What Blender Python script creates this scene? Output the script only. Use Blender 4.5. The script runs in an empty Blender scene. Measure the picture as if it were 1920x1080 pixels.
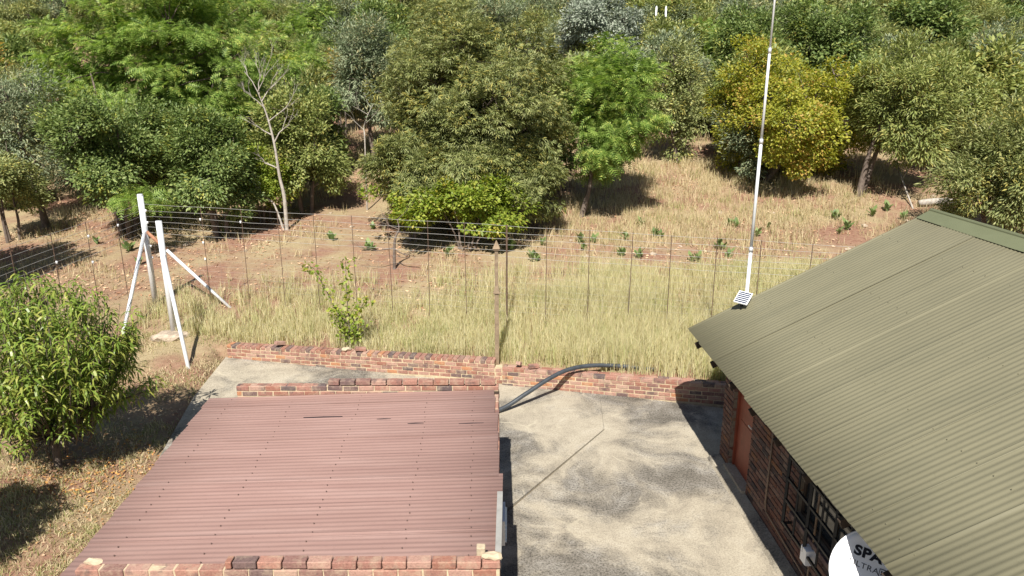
import bpy, bmesh, math, random
import numpy as np
from mathutils import Vector, Matrix, Quaternion

# ------------------------------------------------------------------ camera, sky, sun, exposure
SC = bpy.context.scene
COL = SC.collection
rad = math.radians
F_PX, PITCH, CAM_H = 1356.0, rad(16.3), 6.1
SP, CP = math.sin(PITCH), math.cos(PITCH)

cam_d = bpy.data.cameras.new("camera")
cam_d.sensor_width = 36.0
cam_d.lens = 36.0 * F_PX / 1920.0
cam_d.clip_start, cam_d.clip_end = 0.05, 2000
cam = bpy.data.objects.new("camera", cam_d)
cam.location = (0, 0, CAM_H)
cam.rotation_euler = (rad(90) - PITCH, 0, 0)
COL.objects.link(cam)
SC.camera = cam

SUN_DIR = Vector((0.11, 0.82, -1.0)).normalized()          # the way the light travels
elev = math.asin(-SUN_DIR.z)
world = bpy.data.worlds.new("World")
SC.world = world
world.use_nodes = True
wn = world.node_tree
wn.nodes.clear()
sky = wn.nodes.new("ShaderNodeTexSky")
sky.sky_type = 'NISHITA'
sky.sun_disc = False
sky.sun_elevation = elev
sky.sun_rotation = math.pi + math.atan2(SUN_DIR.x, SUN_DIR.y)
bg = wn.nodes.new("ShaderNodeBackground")
bg.inputs['Strength'].default_value = 0.05
wo = wn.nodes.new("ShaderNodeOutputWorld")
wn.links.new(sky.outputs[0], bg.inputs['Color'])
wn.links.new(bg.outputs[0], wo.inputs['Surface'])

sun_d = bpy.data.lights.new("sun", 'SUN')
sun_d.energy = 5.0
sun_d.angle = rad(0.5)
sun_d.color = (1.0, 0.95, 0.87)
sun = bpy.data.objects.new("sun", sun_d)
sun.rotation_euler = SUN_DIR.to_track_quat('-Z', 'Y').to_euler()
sun.location = (0, -10, 30)
COL.objects.link(sun)

SC.view_settings.view_transform = 'Standard'
SC.view_settings.look = 'None'
SC.view_settings.gamma = 1.0
SC.view_settings.use_curve_mapping = False
SC.view_settings.exposure = 0.80
SC.cycles.max_bounces = 6
SC.cycles.diffuse_bounces = 2
SC.cycles.transparent_max_bounces = 8

rng = np.random.default_rng(7)
R = random.Random(11)

# ------------------------------------------------------------------ helpers: pixels, noise, meshes, things
def ray(px, py):
    q = (py - 540.0) / F_PX
    return np.array([(px - 960.0) / F_PX, CP - SP * q, -(SP + CP * q)])

def at_Y(px, py, Y):
    d = ray(px, py)
    return np.array([0, 0, CAM_H]) + d * (Y / d[1])

def at_Z(px, py, z):
    d = ray(px, py)
    return np.array([0, 0, CAM_H]) + d * ((z - CAM_H) / d[2])

def hash2(ix, iy, seed):
    h = (ix.astype(np.int64) * 374761393 + iy.astype(np.int64) * 668265263 + seed * 974634777) & 0xffffffff
    h = ((h ^ (h >> 13)) * 1274126177) & 0xffffffff
    return ((h ^ (h >> 16)) & 0xffff) / 65535.0

def vnoise(x, y, seed=0):
    x = np.asarray(x, float); y = np.asarray(y, float)
    ix, iy = np.floor(x), np.floor(y)
    fx, fy = x - ix, y - iy
    fx = fx * fx * (3 - 2 * fx); fy = fy * fy * (3 - 2 * fy)
    a, b = hash2(ix, iy, seed), hash2(ix + 1, iy, seed)
    c, d = hash2(ix, iy + 1, seed), hash2(ix + 1, iy + 1, seed)
    return (a * (1 - fx) + b * fx) * (1 - fy) + (c * (1 - fx) + d * fx) * fy

def fbm(x, y, seed=0, o=3):
    s, a, t = 0, 0.5, 0
    for k in range(o):
        s = s + a * vnoise(x * 2 ** k, y * 2 ** k, seed + k); t += a; a *= .5
    return s / t

def sstep(a, b, x):
    t = np.clip((np.asarray(x, float) - a) / (b - a), 0, 1)
    return t * t * (3 - 2 * t)

def wall_line(X):                       # plan line of the low garden wall
    return np.where(np.asarray(X) < -0.25, 13.76 - .205 * (np.asarray(X) + .25), 13.76 - .235 * (np.asarray(X) + .25))

def terr(X, Y):
    X = np.asarray(X, float); Y = np.asarray(Y, float)
    L = Y - wall_line(np.clip(X, -30, 30))
    inside = sstep(-6.75, -6.3, X)
    ramp_w = .33 * sstep(0.03, .17, L)
    ramp_o = .36 * sstep(-3.0, .8, L)
    z = ramp_w * inside + ramp_o * (1 - inside)
    z = z + .07 * np.clip(L - .2, 0, 4) + .10 * np.clip(L - 4.2, 0, 8) + .17 * np.clip(L - 12.2, 0, 18) \
        + .23 * np.clip(L - 30.2, 0, 70) + .12 * np.clip(L - 100.2, 0, 400)
    n = (fbm(X * .9, Y * .9, 3) - .5)
    z = z + n * .10 * sstep(.3, 2.0, L) + (fbm(X * .08, Y * .08, 9) - .5) * 1.6 * sstep(14, 40, L)
    yard = sstep(-6.6, -5.9, X) * (1 - sstep(0.0, .05, L))
    z = z - .10 * yard + n * .10 * (1 - inside) * (1 - sstep(-1, 1, L)) - .02 * (1 - inside) * (1 - sstep(-3, 0, L))
    z = z + (fbm(X * 2.4, Y * 2.4, 14, 2) - .5) * .16 * (1 - sstep(-6.9, -5.4, X) * sstep(10.2, 10.9, Y)) * (X < -4.2) * (1 - sstep(-1.5, 1, L)) * (1 - inside * sstep(9.8, 10.6, Y))
    return z

def on_ground(px, py):
    d = ray(px, py); lo = 3.0
    prev = lo
    t = lo
    while t < 200:
        p = np.array([0, 0, CAM_H]) + d * t
        if p[2] < float(terr(p[0], p[1])): break
        prev = t; t += .1
    return np.array([0, 0, CAM_H]) + d * (prev + .05)

def tmesh(name, V, F, mat=None, smooth=False):
    V = np.asarray(V, np.float32).reshape(-1, 3); F = np.asarray(F, np.int32)
    k = F.shape[1]; n = len(F)
    me = bpy.data.meshes.new(name)
    me.vertices.add(len(V)); me.vertices.foreach_set("co", V.ravel())
    me.loops.add(n * k); me.loops.foreach_set("vertex_index", F.ravel())
    me.polygons.add(n)
    me.polygons.foreach_set("loop_start", np.arange(n, dtype=np.int32) * k)
    if smooth: me.polygons.foreach_set("use_smooth", np.ones(n, bool))
    me.update(calc_edges=True); me.validate()
    if mat: me.materials.append(mat)
    return me

def pmesh(name, V, F, mat=None, smooth=False):
    me = bpy.data.meshes.new(name)
    me.from_pydata([tuple(map(float, v)) for v in V], [], [tuple(map(int, f)) for f in F])
    if smooth:
        for p in me.polygons: p.use_smooth = True
    if mat: me.materials.append(mat)
    me.update()
    return me

def add(name, me, parent=None, loc=(0, 0, 0), rot=(0, 0, 0), scale=(1, 1, 1)):
    o = bpy.data.objects.new(name, me)
    COL.objects.link(o)
    o.location = loc; o.rotation_euler = rot; o.scale = scale
    if parent is not None: o.parent = parent
    return o

def tag(o, label=None, cat=None, group=None, kind=None):
    if label: o["label"] = label
    if cat: o["category"] = cat
    if group: o["group"] = group
    if kind: o["kind"] = kind
    return o

def thing(name, label, cat, loc=(0, 0, 0), rz=0, group=None):
    return tag(add(name, None, None, loc, (0, 0, rz)), label, cat, group)

class MB:
    """collects shapes into one mesh"""
    def __init__(s): s.V, s.F = [], []
    def quad_strip(s, V, F):
        b = len(s.V); s.V += [tuple(v) for v in V]; s.F += [tuple(i + b for i in f) for f in F]; return s
    def box(s, x0, y0, z0, x1, y1, z1):
        V = [(x0,y0,z0),(x1,y0,z0),(x1,y1,z0),(x0,y1,z0),(x0,y0,z1),(x1,y0,z1),(x1,y1,z1),(x0,y1,z1)]
        return s.quad_strip(V, [(0,3,2,1),(4,5,6,7),(0,1,5,4),(1,2,6,5),(2,3,7,6),(3,0,4,7)])
    def tube(s, pts, radii, n=8, caps=True):
        pts = [Vector(p) for p in pts]
        if not hasattr(radii, '__len__'): radii = [radii] * len(pts)
        b = len(s.V); ref = None
        for i, p in enumerate(pts):
            t = (pts[min(i + 1, len(pts) - 1)] - pts[max(i - 1, 0)]).normalized()
            if ref is None:
                ref = t.orthogonal().normalized()
            u = (ref - t * ref.dot(t))
            u = u.normalized() if u.length > 1e-5 else t.orthogonal().normalized()
            ref = u; v = t.cross(u)
            for k in range(n):
                a = 2 * math.pi * k / n
                s.V.append(tuple(p + (u * math.cos(a) + v * math.sin(a)) * radii[i]))
        for i in range(len(pts) - 1):
            for k in range(n):
                k2 = (k + 1) % n
                s.F.append((b + i*n + k, b + i*n + k2, b + (i+1)*n + k2, b + (i+1)*n + k))
        if caps:
            s.F.append(tuple(b + k for k in range(n))[::-1])
            e = b + (len(pts) - 1) * n
            s.F.append(tuple(e + k for k in range(n)))
        return s
    def bar(s, p, q, w, h=None, up=(0, 0, 1)):
        p, q = Vector(p), Vector(q); h = h or w
        t = (q - p).normalized(); u = t.cross(Vector(up))
        u = u.normalized() if u.length > 1e-4 else t.orthogonal().normalized()
        v = u.cross(t)
        V = []
        for c in (p, q):
            for a, b_ in ((-1,-1),(1,-1),(1,1),(-1,1)): V.append(tuple(c + u * a * w / 2 + v * b_ * h / 2))
        return s.quad_strip(V, [(0,1,2,3),(7,6,5,4),(0,4,5,1),(1,5,6,2),(2,6,7,3),(3,7,4,0)])
    def mesh(s, name, mat, smooth=False): return pmesh(name, s.V, s.F, mat, smooth)

# ------------------------------------------------------------------ materials
def nodes(name):
    m = bpy.data.materials.new(name); m.use_nodes = True
    nt = m.node_tree; nt.nodes.clear()
    out = nt.nodes.new("ShaderNodeOutputMaterial")
    return m, nt, out

def N(nt, t, **kw):
    n = nt.nodes.new(t)
    for k, v in kw.items():
        if k in n.inputs: n.inputs[k].default_value = v
        else: setattr(n, k, v)
    return n

def ramp(nt, stops, fac=None, mode='LINEAR'):
    r = nt.nodes.new("ShaderNodeValToRGB"); cr = r.color_ramp; cr.interpolation = mode
    while len(cr.elements) < len(stops): cr.elements.new(.5)
    for e, (p, c) in zip(cr.elements, stops):
        e.position = p; e.color = (c[0], c[1], c[2], 1) if hasattr(c, '__len__') else (c, c, c, 1)
    if fac is not None: nt.links.new(fac, r.inputs[0])
    return r

def mixc(nt, fac, a, b, blend='MIX'):
    m = nt.nodes.new("ShaderNodeMix"); m.data_type = 'RGBA'; m.blend_type = blend
    for inp, v in ((0, fac), (6, a), (7, b)):
        if hasattr(v, 'is_output') or isinstance(v, bpy.types.NodeSocket): nt.links.new(v, m.inputs[inp])
        elif hasattr(v, '__len__'): m.inputs[inp].default_value = (v[0], v[1], v[2], 1)
        else: m.inputs[inp].default_value = v
    return m.outputs[2]

def noise(nt, scale, detail=4, rough=.6, coord='Object', vec=None):
    tc = nt.nodes.new("ShaderNodeTexCoord")
    n = N(nt, "ShaderNodeTexNoise", Scale=scale, Detail=detail, Roughness=rough)
    nt.links.new(vec if vec is not None else tc.outputs[coord], n.inputs['Vector'])
    return n

def bump(nt, h, bsdf, strength=.3, dist=.01):
    b = N(nt, "ShaderNodeBump", Strength=strength, Distance=dist)
    nt.links.new(h, b.inputs['Height']); nt.links.new(b.outputs[0], bsdf.inputs['Normal'])

def plain(name, col, rough=.6, metal=0, var=.12, scale=6, spec=.3, bmp=0):
    m, nt, out = nodes(name)
    p = N(nt, "ShaderNodeBsdfPrincipled", Roughness=rough, Metallic=metal)
    p.inputs['Specular IOR Level'].default_value = spec
    n = noise(nt, scale, 5)
    r = ramp(nt, [(.3, [c * (1 - var) for c in col]), (.7, [min(1, c * (1 + var)) for c in col])], n.outputs['Fac'])
    nt.links.new(r.outputs[0], p.inputs['Base Color'])
    if bmp: bump(nt, n.outputs['Fac'], p, bmp, .01)
    nt.links.new(p.outputs[0], out.inputs[0])
    return m

def leafmat(name, cols, yellow=None, trans=.35, rough=.5, nscale=.9, yamt=.12, gain=1.5):
    """cols: dark..light leaf colours picked at random per leaf; a second tint in patches"""
    m, nt, out = nodes(name)
    g = nt.nodes.new("ShaderNodeNewGeometry")
    cols = [[min(.8, x * gain) for x in c] for c in cols]
    if yellow: yellow = [min(.8, x * gain) for x in yellow]
    k = len(cols)
    r = ramp(nt, [(i / max(1, k - 1), c) for i, c in enumerate(cols)], g.outputs['Random Per Island'])
    c = r.outputs[0]
    if yellow:
        n = noise(nt, nscale, 3)
        add_ = N(nt, "ShaderNodeMath", operation='ADD'); nt.links.new(n.outputs['Fac'], add_.inputs[0])
        s = N(nt, "ShaderNodeMath", operation='MULTIPLY'); s.inputs[1].default_value = .35
        nt.links.new(g.outputs['Random Per Island'], s.inputs[0]); nt.links.new(s.outputs[0], add_.inputs[1])
        rr = ramp(nt, [(.78 - yamt, 0), (.90 - yamt, 1)], add_.outputs[0])
        c = mixc(nt, rr.outputs[0], c, yellow)
    p = N(nt, "ShaderNodeBsdfPrincipled", Roughness=rough)
    p.inputs['Specular IOR Level'].default_value = .35
    t = N(nt, "ShaderNodeBsdfTranslucent")
    hs = N(nt, "ShaderNodeHueSaturation", Saturation=1.1, Value=1.25); nt.links.new(c, hs.inputs['Color'])
    nt.links.new(c, p.inputs['Base Color']); nt.links.new(hs.outputs[0], t.inputs['Color'])
    mx = N(nt, "ShaderNodeMixShader"); mx.inputs[0].default_value = trans
    nt.links.new(p.outputs[0], mx.inputs[1]); nt.links.new(t.outputs[0], mx.inputs[2])
    nt.links.new(mx.outputs[0], out.inputs[0])
    return m

def bark(name, a, b):
    m, nt, out = nodes(name)
    p = N(nt, "ShaderNodeBsdfPrincipled", Roughness=.9)
    n = noise(nt, 9, 6, .7)
    r = ramp(nt, [(.3, a), (.7, b)], n.outputs['Fac'])
    nt.links.new(r.outputs[0], p.inputs['Base Color']); bump(nt, n.outputs['Fac'], p, .6, .02)
    nt.links.new(p.outputs[0], out.inputs[0]); return m

M = {}
M['bark'] = bark('bark', (.07, .05, .04), (.20, .16, .13))
M['bark_pale'] = bark('bark_pale', (.22, .19, .16), (.46, .42, .37))
M['jac'] = leafmat('leaf_jacaranda', [(.07, .125, .024), (.14, .205, .042), (.23, .295, .078)], (.30, .33, .08), .42, yamt=.0)
M['dark'] = leafmat('leaf_darkgreen', [(.06, .092, .026), (.108, .15, .043), (.18, .215, .075)], (.24, .24, .05), .3, yamt=-.05)
M['olive'] = leafmat('leaf_olive', [(.10, .125, .042), (.17, .19, .07), (.26, .27, .115)], (.28, .25, .07), .3, yamt=.0)
M['olive2'] = leafmat('leaf_olive_bright', [(.10, .13, .036), (.165, .19, .056), (.245, .26, .09)], (.26, .235, .07), .3, yamt=.0)
M['yellow'] = leafmat('leaf_yellowing', [(.11, .135, .018), (.205, .215, .028), (.31, .29, .045)], (.34, .22, .06), .4, yamt=-.01)
M['shrub'] = leafmat('leaf_shrub', [(.09, .14, .018), (.165, .21, .03), (.25, .28, .05)], (.30, .26, .05), .4, yamt=.0)
M['grey'] = leafmat('leaf_greygreen', [(.09, .12, .065), (.155, .185, .105), (.235, .26, .165)], (.26, .23, .11), .25, yamt=.0)
M['silver'] = leafmat('leaf_silver', [(.12, .15, .10), (.19, .215, .165), (.27, .29, .235)], None, .2)
M['orange'] = leafmat('leaf_orange', [(.20, .15, .04), (.33, .20, .06), (.42, .25, .09)], (.22, .24, .05), .35, yamt=.1)
M['peach'] = leafmat('leaf_peach', [(.085, .14, .022), (.15, .215, .035), (.25, .30, .06)], (.30, .30, .07), .3, rough=.38, nscale=2.0, yamt=-.02, gain=1.12)
M['weed'] = leafmat('leaf_weed', [(.06, .095, .03), (.105, .15, .05), (.165, .21, .08)], None, .3)
M['litter'] = leafmat('leaf_litter', [(.16, .085, .05), (.34, .19, .11), (.46, .34, .22), (.28, .16, .10)], None, .1, .8)
M['litter_o'] = leafmat('leaf_litter_orange', [(.30, .13, .04), (.40, .22, .06), (.30, .20, .10), (.36, .17, .06)], None, .2, .8)
M['straw'] = leafmat('grass_straw', [(.46, .40, .21), (.61, .55, .32), (.70, .65, .43), (.44, .44, .18)], (.42, .44, .19), .4, .7, 1.2, .0, 1.0)
M['straw_far'] = leafmat('grass_straw_pale', [(.42, .33, .19), (.54, .44, .26), (.60, .52, .33), (.36, .31, .15)], (.33, .33, .13), .3, .7, .8, .0, 1.0)
M['lawn_green'] = leafmat('grass_green', [(.11, .17, .03), (.19, .25, .05), (.30, .33, .10), (.38, .36, .14)], None, .35, .6, 1.0, 0, 1.0)
M['lawn'] = leafmat('grass_short', [(.19, .23, .06), (.36, .34, .15), (.56, .48, .29), (.30, .32, .10)], (.58, .49, .31), .3, .7, 1.0, .12, 1.0)

def soil():
    m, nt, out = nodes('soil')
    p = N(nt, "ShaderNodeBsdfPrincipled", Roughness=.95); p.inputs['Specular IOR Level'].default_value = .1
    n1 = noise(nt, .55, 5, .6); n2 = noise(nt, 7, 6, .75); n3 = noise(nt, 26, 4, .7)
    a = ramp(nt, [(.25, (0.155, 0.078, 0.052)), (.5, (0.252, 0.144, 0.1)), (.75, (0.318, 0.222, 0.148))], n2.outputs['Fac'])
    b = ramp(nt, [(.25, (0.222, 0.159, 0.089)), (.5, (0.318, 0.252, 0.148)), (.75, (0.385, 0.326, 0.207))], n3.outputs['Fac'])
    f = ramp(nt, [(.40, 0), (.62, 1)], n1.outputs['Fac'])
    c = mixc(nt, f.outputs[0], a.outputs[0], b.outputs[0])
    nt.links.new(c, p.inputs['Base Color'])
    bump(nt, n2.outputs['Fac'], p, .8, .06)
    nt.links.new(p.outputs[0], out.inputs[0]); return m
M['soil'] = soil()

def concrete():
    m, nt, out = nodes('weathered_concrete')
    p = N(nt, "ShaderNodeBsdfPrincipled", Roughness=.9); p.inputs['Specular IOR Level'].default_value = .2
    w = noise(nt, .5, 3, .5)
    tc = nt.nodes.new("ShaderNodeTexCoord")
    vm = N(nt, "ShaderNodeVectorMath", operation='MULTIPLY_ADD')
    nt.links.new(w.outputs['Color'], vm.inputs[0]); vm.inputs[1].default_value = (1.6, 1.6, 0); nt.links.new(tc.outputs['Object'], vm.inputs[2])
    n1 = noise(nt, .45, 6, .62, vec=vm.outputs[0])          # cream washed areas against grey algae
    n2 = noise(nt, 1.9, 6, .72, vec=vm.outputs[0])
    n3 = noise(nt, 34, 5, .75)
    n4 = noise(nt, 70, 2, .6)
    cream = ramp(nt, [(.3, (.28, .245, .19)), (.52, (.385, .34, .262)), (.75, (.46, .415, .33))], n2.outputs['Fac'])
    grey = ramp(nt, [(.30, (.11, .098, .08)), (.5, (.19, .172, .145)), (.70, (.31, .29, .255))], n2.outputs['Fac'])
    f = ramp(nt, [(.43, 1), (.54, 0)], n1.outputs['Fac'])
    c = mixc(nt, f.outputs[0], cream.outputs[0], grey.outputs[0])
    sp = ramp(nt, [(.38, .30), (.5, 1.0), (.66, 1.3)], n3.outputs['Fac'])
    f2 = N(nt, "ShaderNodeMath", operation='MULTIPLY_ADD'); nt.links.new(f.outputs[0], f2.inputs[0]); f2.inputs[1].default_value = .6; f2.inputs[2].default_value = .35
    c = mixc(nt, f2.outputs[0], c, sp.outputs[0], 'MULTIPLY')
    sp2 = ramp(nt, [(.38, .55), (.55, 1.05)], n4.outputs['Fac'])
    c = mixc(nt, .5, c, sp2.outputs[0], 'MULTIPLY')
    # broken pale scratches
    wv = N(nt, "ShaderNodeTexVoronoi", Scale=.55, feature='DISTANCE_TO_EDGE')
    vm2 = N(nt, "ShaderNodeVectorMath", operation='MULTIPLY_ADD'); n5 = noise(nt, 1.3, 4, .6)
    nt.links.new(n5.outputs['Color'], vm2.inputs[0]); vm2.inputs[1].default_value = (.5, .5, 0); nt.links.new(tc.outputs['Object'], vm2.inputs[2])
    nt.links.new(vm2.outputs[0], wv.inputs['Vector'])
    cr = ramp(nt, [(.003, 1), (.014, 0)], wv.outputs['Distance'])
    gate = ramp(nt, [(.52, 0), (.62, .6)], n5.outputs['Fac'])
    mm = N(nt, "ShaderNodeMath", operation='MULTIPLY'); nt.links.new(cr.outputs[0], mm.inputs[0]); nt.links.new(gate.outputs[0], mm.inputs[1])
    c = mixc(nt, mm.outputs[0], c, (.46, .41, .31))
    nt.links.new(c, p.inputs['Base Color'])
    bump(nt, n3.outputs['Fac'], p, .25, .01)
    nt.links.new(p.outputs[0], out.inputs[0]); return m
M['concrete'] = concrete()

BRICK_RAMP = [(0, (.24, .112, .08)), (.16, (.29, .152, .115)), (.32, (.24, .122, .095)), (.46, (.31, .185, .145)),
              (.60, (.19, .105, .088)), (.72, (.13, .085, .078)), (.84, (.10, .074, .072)), (.92, (.34, .16, .085)), (.96, (.33, .215, .165))]
def brickmat(name, per_object=True, smear=.5, dark=1.0):
    m, nt, out = nodes(name)
    p = N(nt, "ShaderNodeBsdfPrincipled", Roughness=.85); p.inputs['Specular IOR Level'].default_value = .2
    if per_object: src = nt.nodes.new("ShaderNodeObjectInfo").outputs['Random']
    else: src = nt.nodes.new("ShaderNodeNewGeometry").outputs['Random Per Island']
    r = ramp(nt, [(a, [x * dark * 1.08 for x in c]) for a, c in BRICK_RAMP], src, 'CONSTANT')
    # offset the pattern from brick to brick
    tc = nt.nodes.new("ShaderNodeTexCoord"); gm = nt.nodes.new("ShaderNodeNewGeometry")
    n1 = noise(nt, 9, 5, .7, vec=gm.outputs['Position']); n2 = noise(nt, 55, 4, .7, vec=gm.outputs['Position'])
    s = ramp(nt, [(.3, .62), (.5, 1), (.75, 1.3)], n2.outputs['Fac'])
    c = mixc(nt, .8, r.outputs[0], s.outputs[0], 'MULTIPLY')
    f = ramp(nt, [(.47, 0), (.68, smear)], n1.outputs['Fac'])
    c = mixc(nt, f.outputs[0], c, (.42 * dark, .33 * dark, .235 * dark))
    n3 = noise(nt, 6, 4, .6, vec=gm.outputs['Position'])
    f3 = ramp(nt, [(.56, 0), (.68, .65)], n3.outputs['Fac'])
    c = mixc(nt, f3.outputs[0], c, (.09, .07, .065))
    nt.links.new(c, p.inputs['Base Color']); bump(nt, n2.outputs['Fac'], p, .5, .006)
    nt.links.new(p.outputs[0], out.inputs[0]); return m
M['brick'] = brickmat('clinker_brick')
M['brick_house'] = brickmat('shade_toned_brick', True, .25, .5)  # brown house brick, darkened so its colour deepens the shade under the eave
M['brick_house_isl'] = brickmat('shade_toned_brick_joined', False, .25, .5)
M['mortar_house'] = plain('shade_toned_mortar', (.20, .165, .125), .95, 0, .22, 14, .1, .6)  # mortar darkened with the house brick, wall shade put into its colour
M['brick_isl'] = brickmat('clinker_brick_joined', False)
M['mortar'] = plain('mortar', (.46, .37, .25), .95, 0, .22, 14, .1, .6)

def roofmat(name, base, stain, rough, stretch=(1, 8, 1), spec=.35, fade=None):
    m, nt, out = nodes(name)
    p = N(nt, "ShaderNodeBsdfPrincipled", Roughness=rough); p.inputs['Specular IOR Level'].default_value = spec
    tc = nt.nodes.new("ShaderNodeTexCoord"); g = nt.nodes.new("ShaderNodeNewGeometry")
    mp = N(nt, "ShaderNodeMapping"); mp.inputs['Scale'].default_value = stretch
    nt.links.new(g.outputs['Position'], mp.inputs['Vector'])
    n1 = noise(nt, .8, 6, .65, vec=mp.outputs[0]); n2 = noise(nt, 22, 4, .6, vec=g.outputs['Position'])
    n0 = noise(nt, .35, 3, .5, vec=g.outputs['Position'])
    r = ramp(nt, [(.30, stain), (.52, base), (.78, fade or [min(1, c * 1.08) for c in base])], n1.outputs['Fac'])
    oi = nt.nodes.new("ShaderNodeObjectInfo")
    v = ramp(nt, [(0, .955), (1, 1.03)], oi.outputs['Random'])
    c = mixc(nt, 1, r.outputs[0], v.outputs[0], 'MULTIPLY')
    big = ramp(nt, [(.3, .93), (.7, 1.05)], n0.outputs['Fac']); c = mixc(nt, 1, c, big.outputs[0], 'MULTIPLY')
    s = ramp(nt, [(.28, .82), (.42, 1)], n2.outputs['Fac']); c = mixc(nt, .5, c, s.outputs[0], 'MULTIPLY')
    nt.links.new(c, p.inputs['Base Color']); nt.links.new(p.outputs[0], out.inputs[0]); return m
M['green_roof'] = roofmat('olive_painted_sheet', (.172, .160, .102), (.154, .145, .093), .55, (1.2, 6, 1.2))
M['green_cap'] = roofmat('olive_ridge_cap', (.14, .152, .085), (.125, .136, .074), .5, (2, 1, 1))
M['pink_roof'] = roofmat('faded_oxide_sheet', (.278, .176, .152), (.245, .15, .13), .6, (.7, 7, 1), .3, (.325, .218, .192))
M['steel'] = plain('galvanised_steel', (.66, .68, .70), .38, .55, .12, 10, .5)
M['alu_paint'] = plain('silver_painted_pipe', (.74, .76, .78), .45, .25, .08, 8, .5)
M['rust'] = plain('rusty_pipe', (.30, .15, .09), .9, 0, .35, 18, .1)
M['wire'] = plain('fence_wire', (.40, .39, .37), .55, .2, .1, 8)
M['dropper'] = plain('brown_steel_dropper', (.13, .085, .06), .8, .2, .3, 12)
M['hose'] = plain('black_plastic_pipe', (.045, .052, .06), .42, 0, .25, 10, .5)
M['post'] = plain('weathered_gate_post', (.24, .18, .12), .8, .1, .3, 14, .2, .3)
M['white'] = plain('white_paint', (.80, .81, .82), .35, 0, .03, 6, .5)
M['black'] = plain('black_print', (.012, .013, .02), .5, 0, .1, 6)
M['iron'] = plain('black_iron', (.02, .021, .023), .55, .3, .2, 10)
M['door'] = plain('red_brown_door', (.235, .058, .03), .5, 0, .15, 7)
M['glass'] = plain('dark_window_glass', (.02, .025, .03), .08, 0, .1, 3, .6)
M['trim'] = plain('grey_trim', (.28, .275, .255), .7, 0, .15, 9)
M['timber'] = plain('dark_timber', (.05, .035, .025), .8, 0, .25, 12)
M['cell'] = plain('solar_cell', (.025, .035, .07), .25, 0, .2, 20, .6)
M['conduit'] = plain('conduit', (.22, .15, .10), .6, 0, .1, 9)
M['screw'] = plain('rusty_screw', (.12, .08, .07), .7, .2, .2, 30)
M['stone'] = plain('pale_stone', (.38, .31, .24), .95, 0, .35, 9, .1, .7)
M['cement'] = plain('cement_lump', (.45, .37, .26), .95, 0, .2, 16, .1, .7)
M['yard_dirt'] = plain('joint_dirt', (.16, .13, .09), .95, 0, .3, 10, .1)

# ------------------------------------------------------------------ the ground
def axis(pts):
    out = []
    for (a, b, s) in pts: out += list(np.arange(a, b, s))
    return np.array(out + [pts[-1][1]])
gx = axis([(-260, -40, 6), (-40, -14, .8), (-14, -7, .2), (-7, -6.2, .05), (-6.2, 8, .2), (8, 14, .35), (14, 40, .8), (40, 260, 6)])
gy = axis([(-30, 5, 1.2), (5, 12.4, .2), (12.4, 15.6, .05), (15.6, 30, .25), (30, 60, .6), (60, 140, 2.5), (140, 320, 12)])
GX, GY = np.meshgrid(gx, gy)
GZ = terr(GX, GY)
nx, ny = len(gx), len(gy)
idx = np.arange(nx * ny).reshape(ny, nx)
Fg = np.stack([idx[:-1, :-1], idx[:-1, 1:], idx[1:, 1:], idx[1:, :-1]], -1).reshape(-1, 4)
tag(add("ground", tmesh("ground", np.stack([GX, GY, GZ], -1).reshape(-1, 3), Fg, M['soil'], True)),
    "reddish soil ground rising into a bush covered hillside", "ground", kind="structure")

def slab(name, ring, label):
    n = len(ring); V = [(x, y, z) for x, y, z in ring] + [(x, y, z - .16) for x, y, z in ring]
    F = [tuple(range(n))] + [(i, i + n, (i + 1) % n + n, (i + 1) % n) for i in range(n)]
    me = bpy.data.meshes.new(name); me.from_pydata(V, [], F); me.materials.append(M['concrete'])
    bm = bmesh.new(); bm.from_mesh(me); bmesh.ops.recalc_face_normals(bm, faces=bm.faces)
    bmesh.ops.triangulate(bm, faces=[f for f in bm.faces if len(f.verts) > 4]); bm.to_mesh(me); bm.free()
    return tag(add(name, me), label, "paving", kind="structure")
wl = lambda x: float(wall_line(x)) + .03
slab("concrete_slab", [(-5.86, 10.72, .03), (-4.3, 10.5, .0), (-4.0, 9.0, 0), (-.27, 9.0, 0), (1.655, 11.80, 0), (1.757, wl(1.757), 0), (-.25, wl(-.25), 0),
                       (-3, wl(-3), .05), (-6.38, wl(-6.38), .10), (-6.25, 13.0, .06)], "stained grey concrete slab behind the low shed")
slab("concrete_slab", [(-.22, 8.985, 0), (-4.0, 8.985, 0), (-4.0, -3, 0), (4.6, -3, 0), (4.6, 12.5, 0), (1.76, wl(1.76), 0), (1.66, 11.80, 0), (1.675, 11.785, 0)],
     "cream and grey stained concrete slab between shed and house")
tag(add("joint_fill", MB().box(-4.1, 8.9, -.2, 4.2, 13.05, -.035).mesh("joint_fill", M['yard_dirt'])), "dirt filling the joint between the slabs", "paving", kind="structure")

# ------------------------------------------------------------------ bricks
BL, BD, BH, JT = .222, .106, .073, .012
def brick_mesh(l, d, h, seed, mat):
    bm = bmesh.new(); bmesh.ops.create_cube(bm, size=1)
    r = random.Random(seed)
    for v in bm.verts:
        v.co = Vector((v.co.x * l + r.uniform(-.004, .004), v.co.y * d + r.uniform(-.003, .003), v.co.z * h + r.uniform(-.003, .003)))
    bmesh.ops.bevel(bm, geom=list(bm.edges), offset=.007, segments=1, affect='EDGES')
    me = bpy.data.meshes.new("brick"); bm.to_mesh(me); bm.free(); me.materials.append(mat); return me
ST = [brick_mesh(BL, BD, BH, i, M['brick']) for i in range(5)]
HD = [brick_mesh(BD, BL, BH, 20 + i, M['brick']) for i in range(4)]
HB = [brick_mesh(BD, BD, BH, 40 + i, M['brick']) for i in range(3)]
ST2 = [brick_mesh(BL, BD, BH, 60 + i, M['brick_house']) for i in range(5)]
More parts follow.
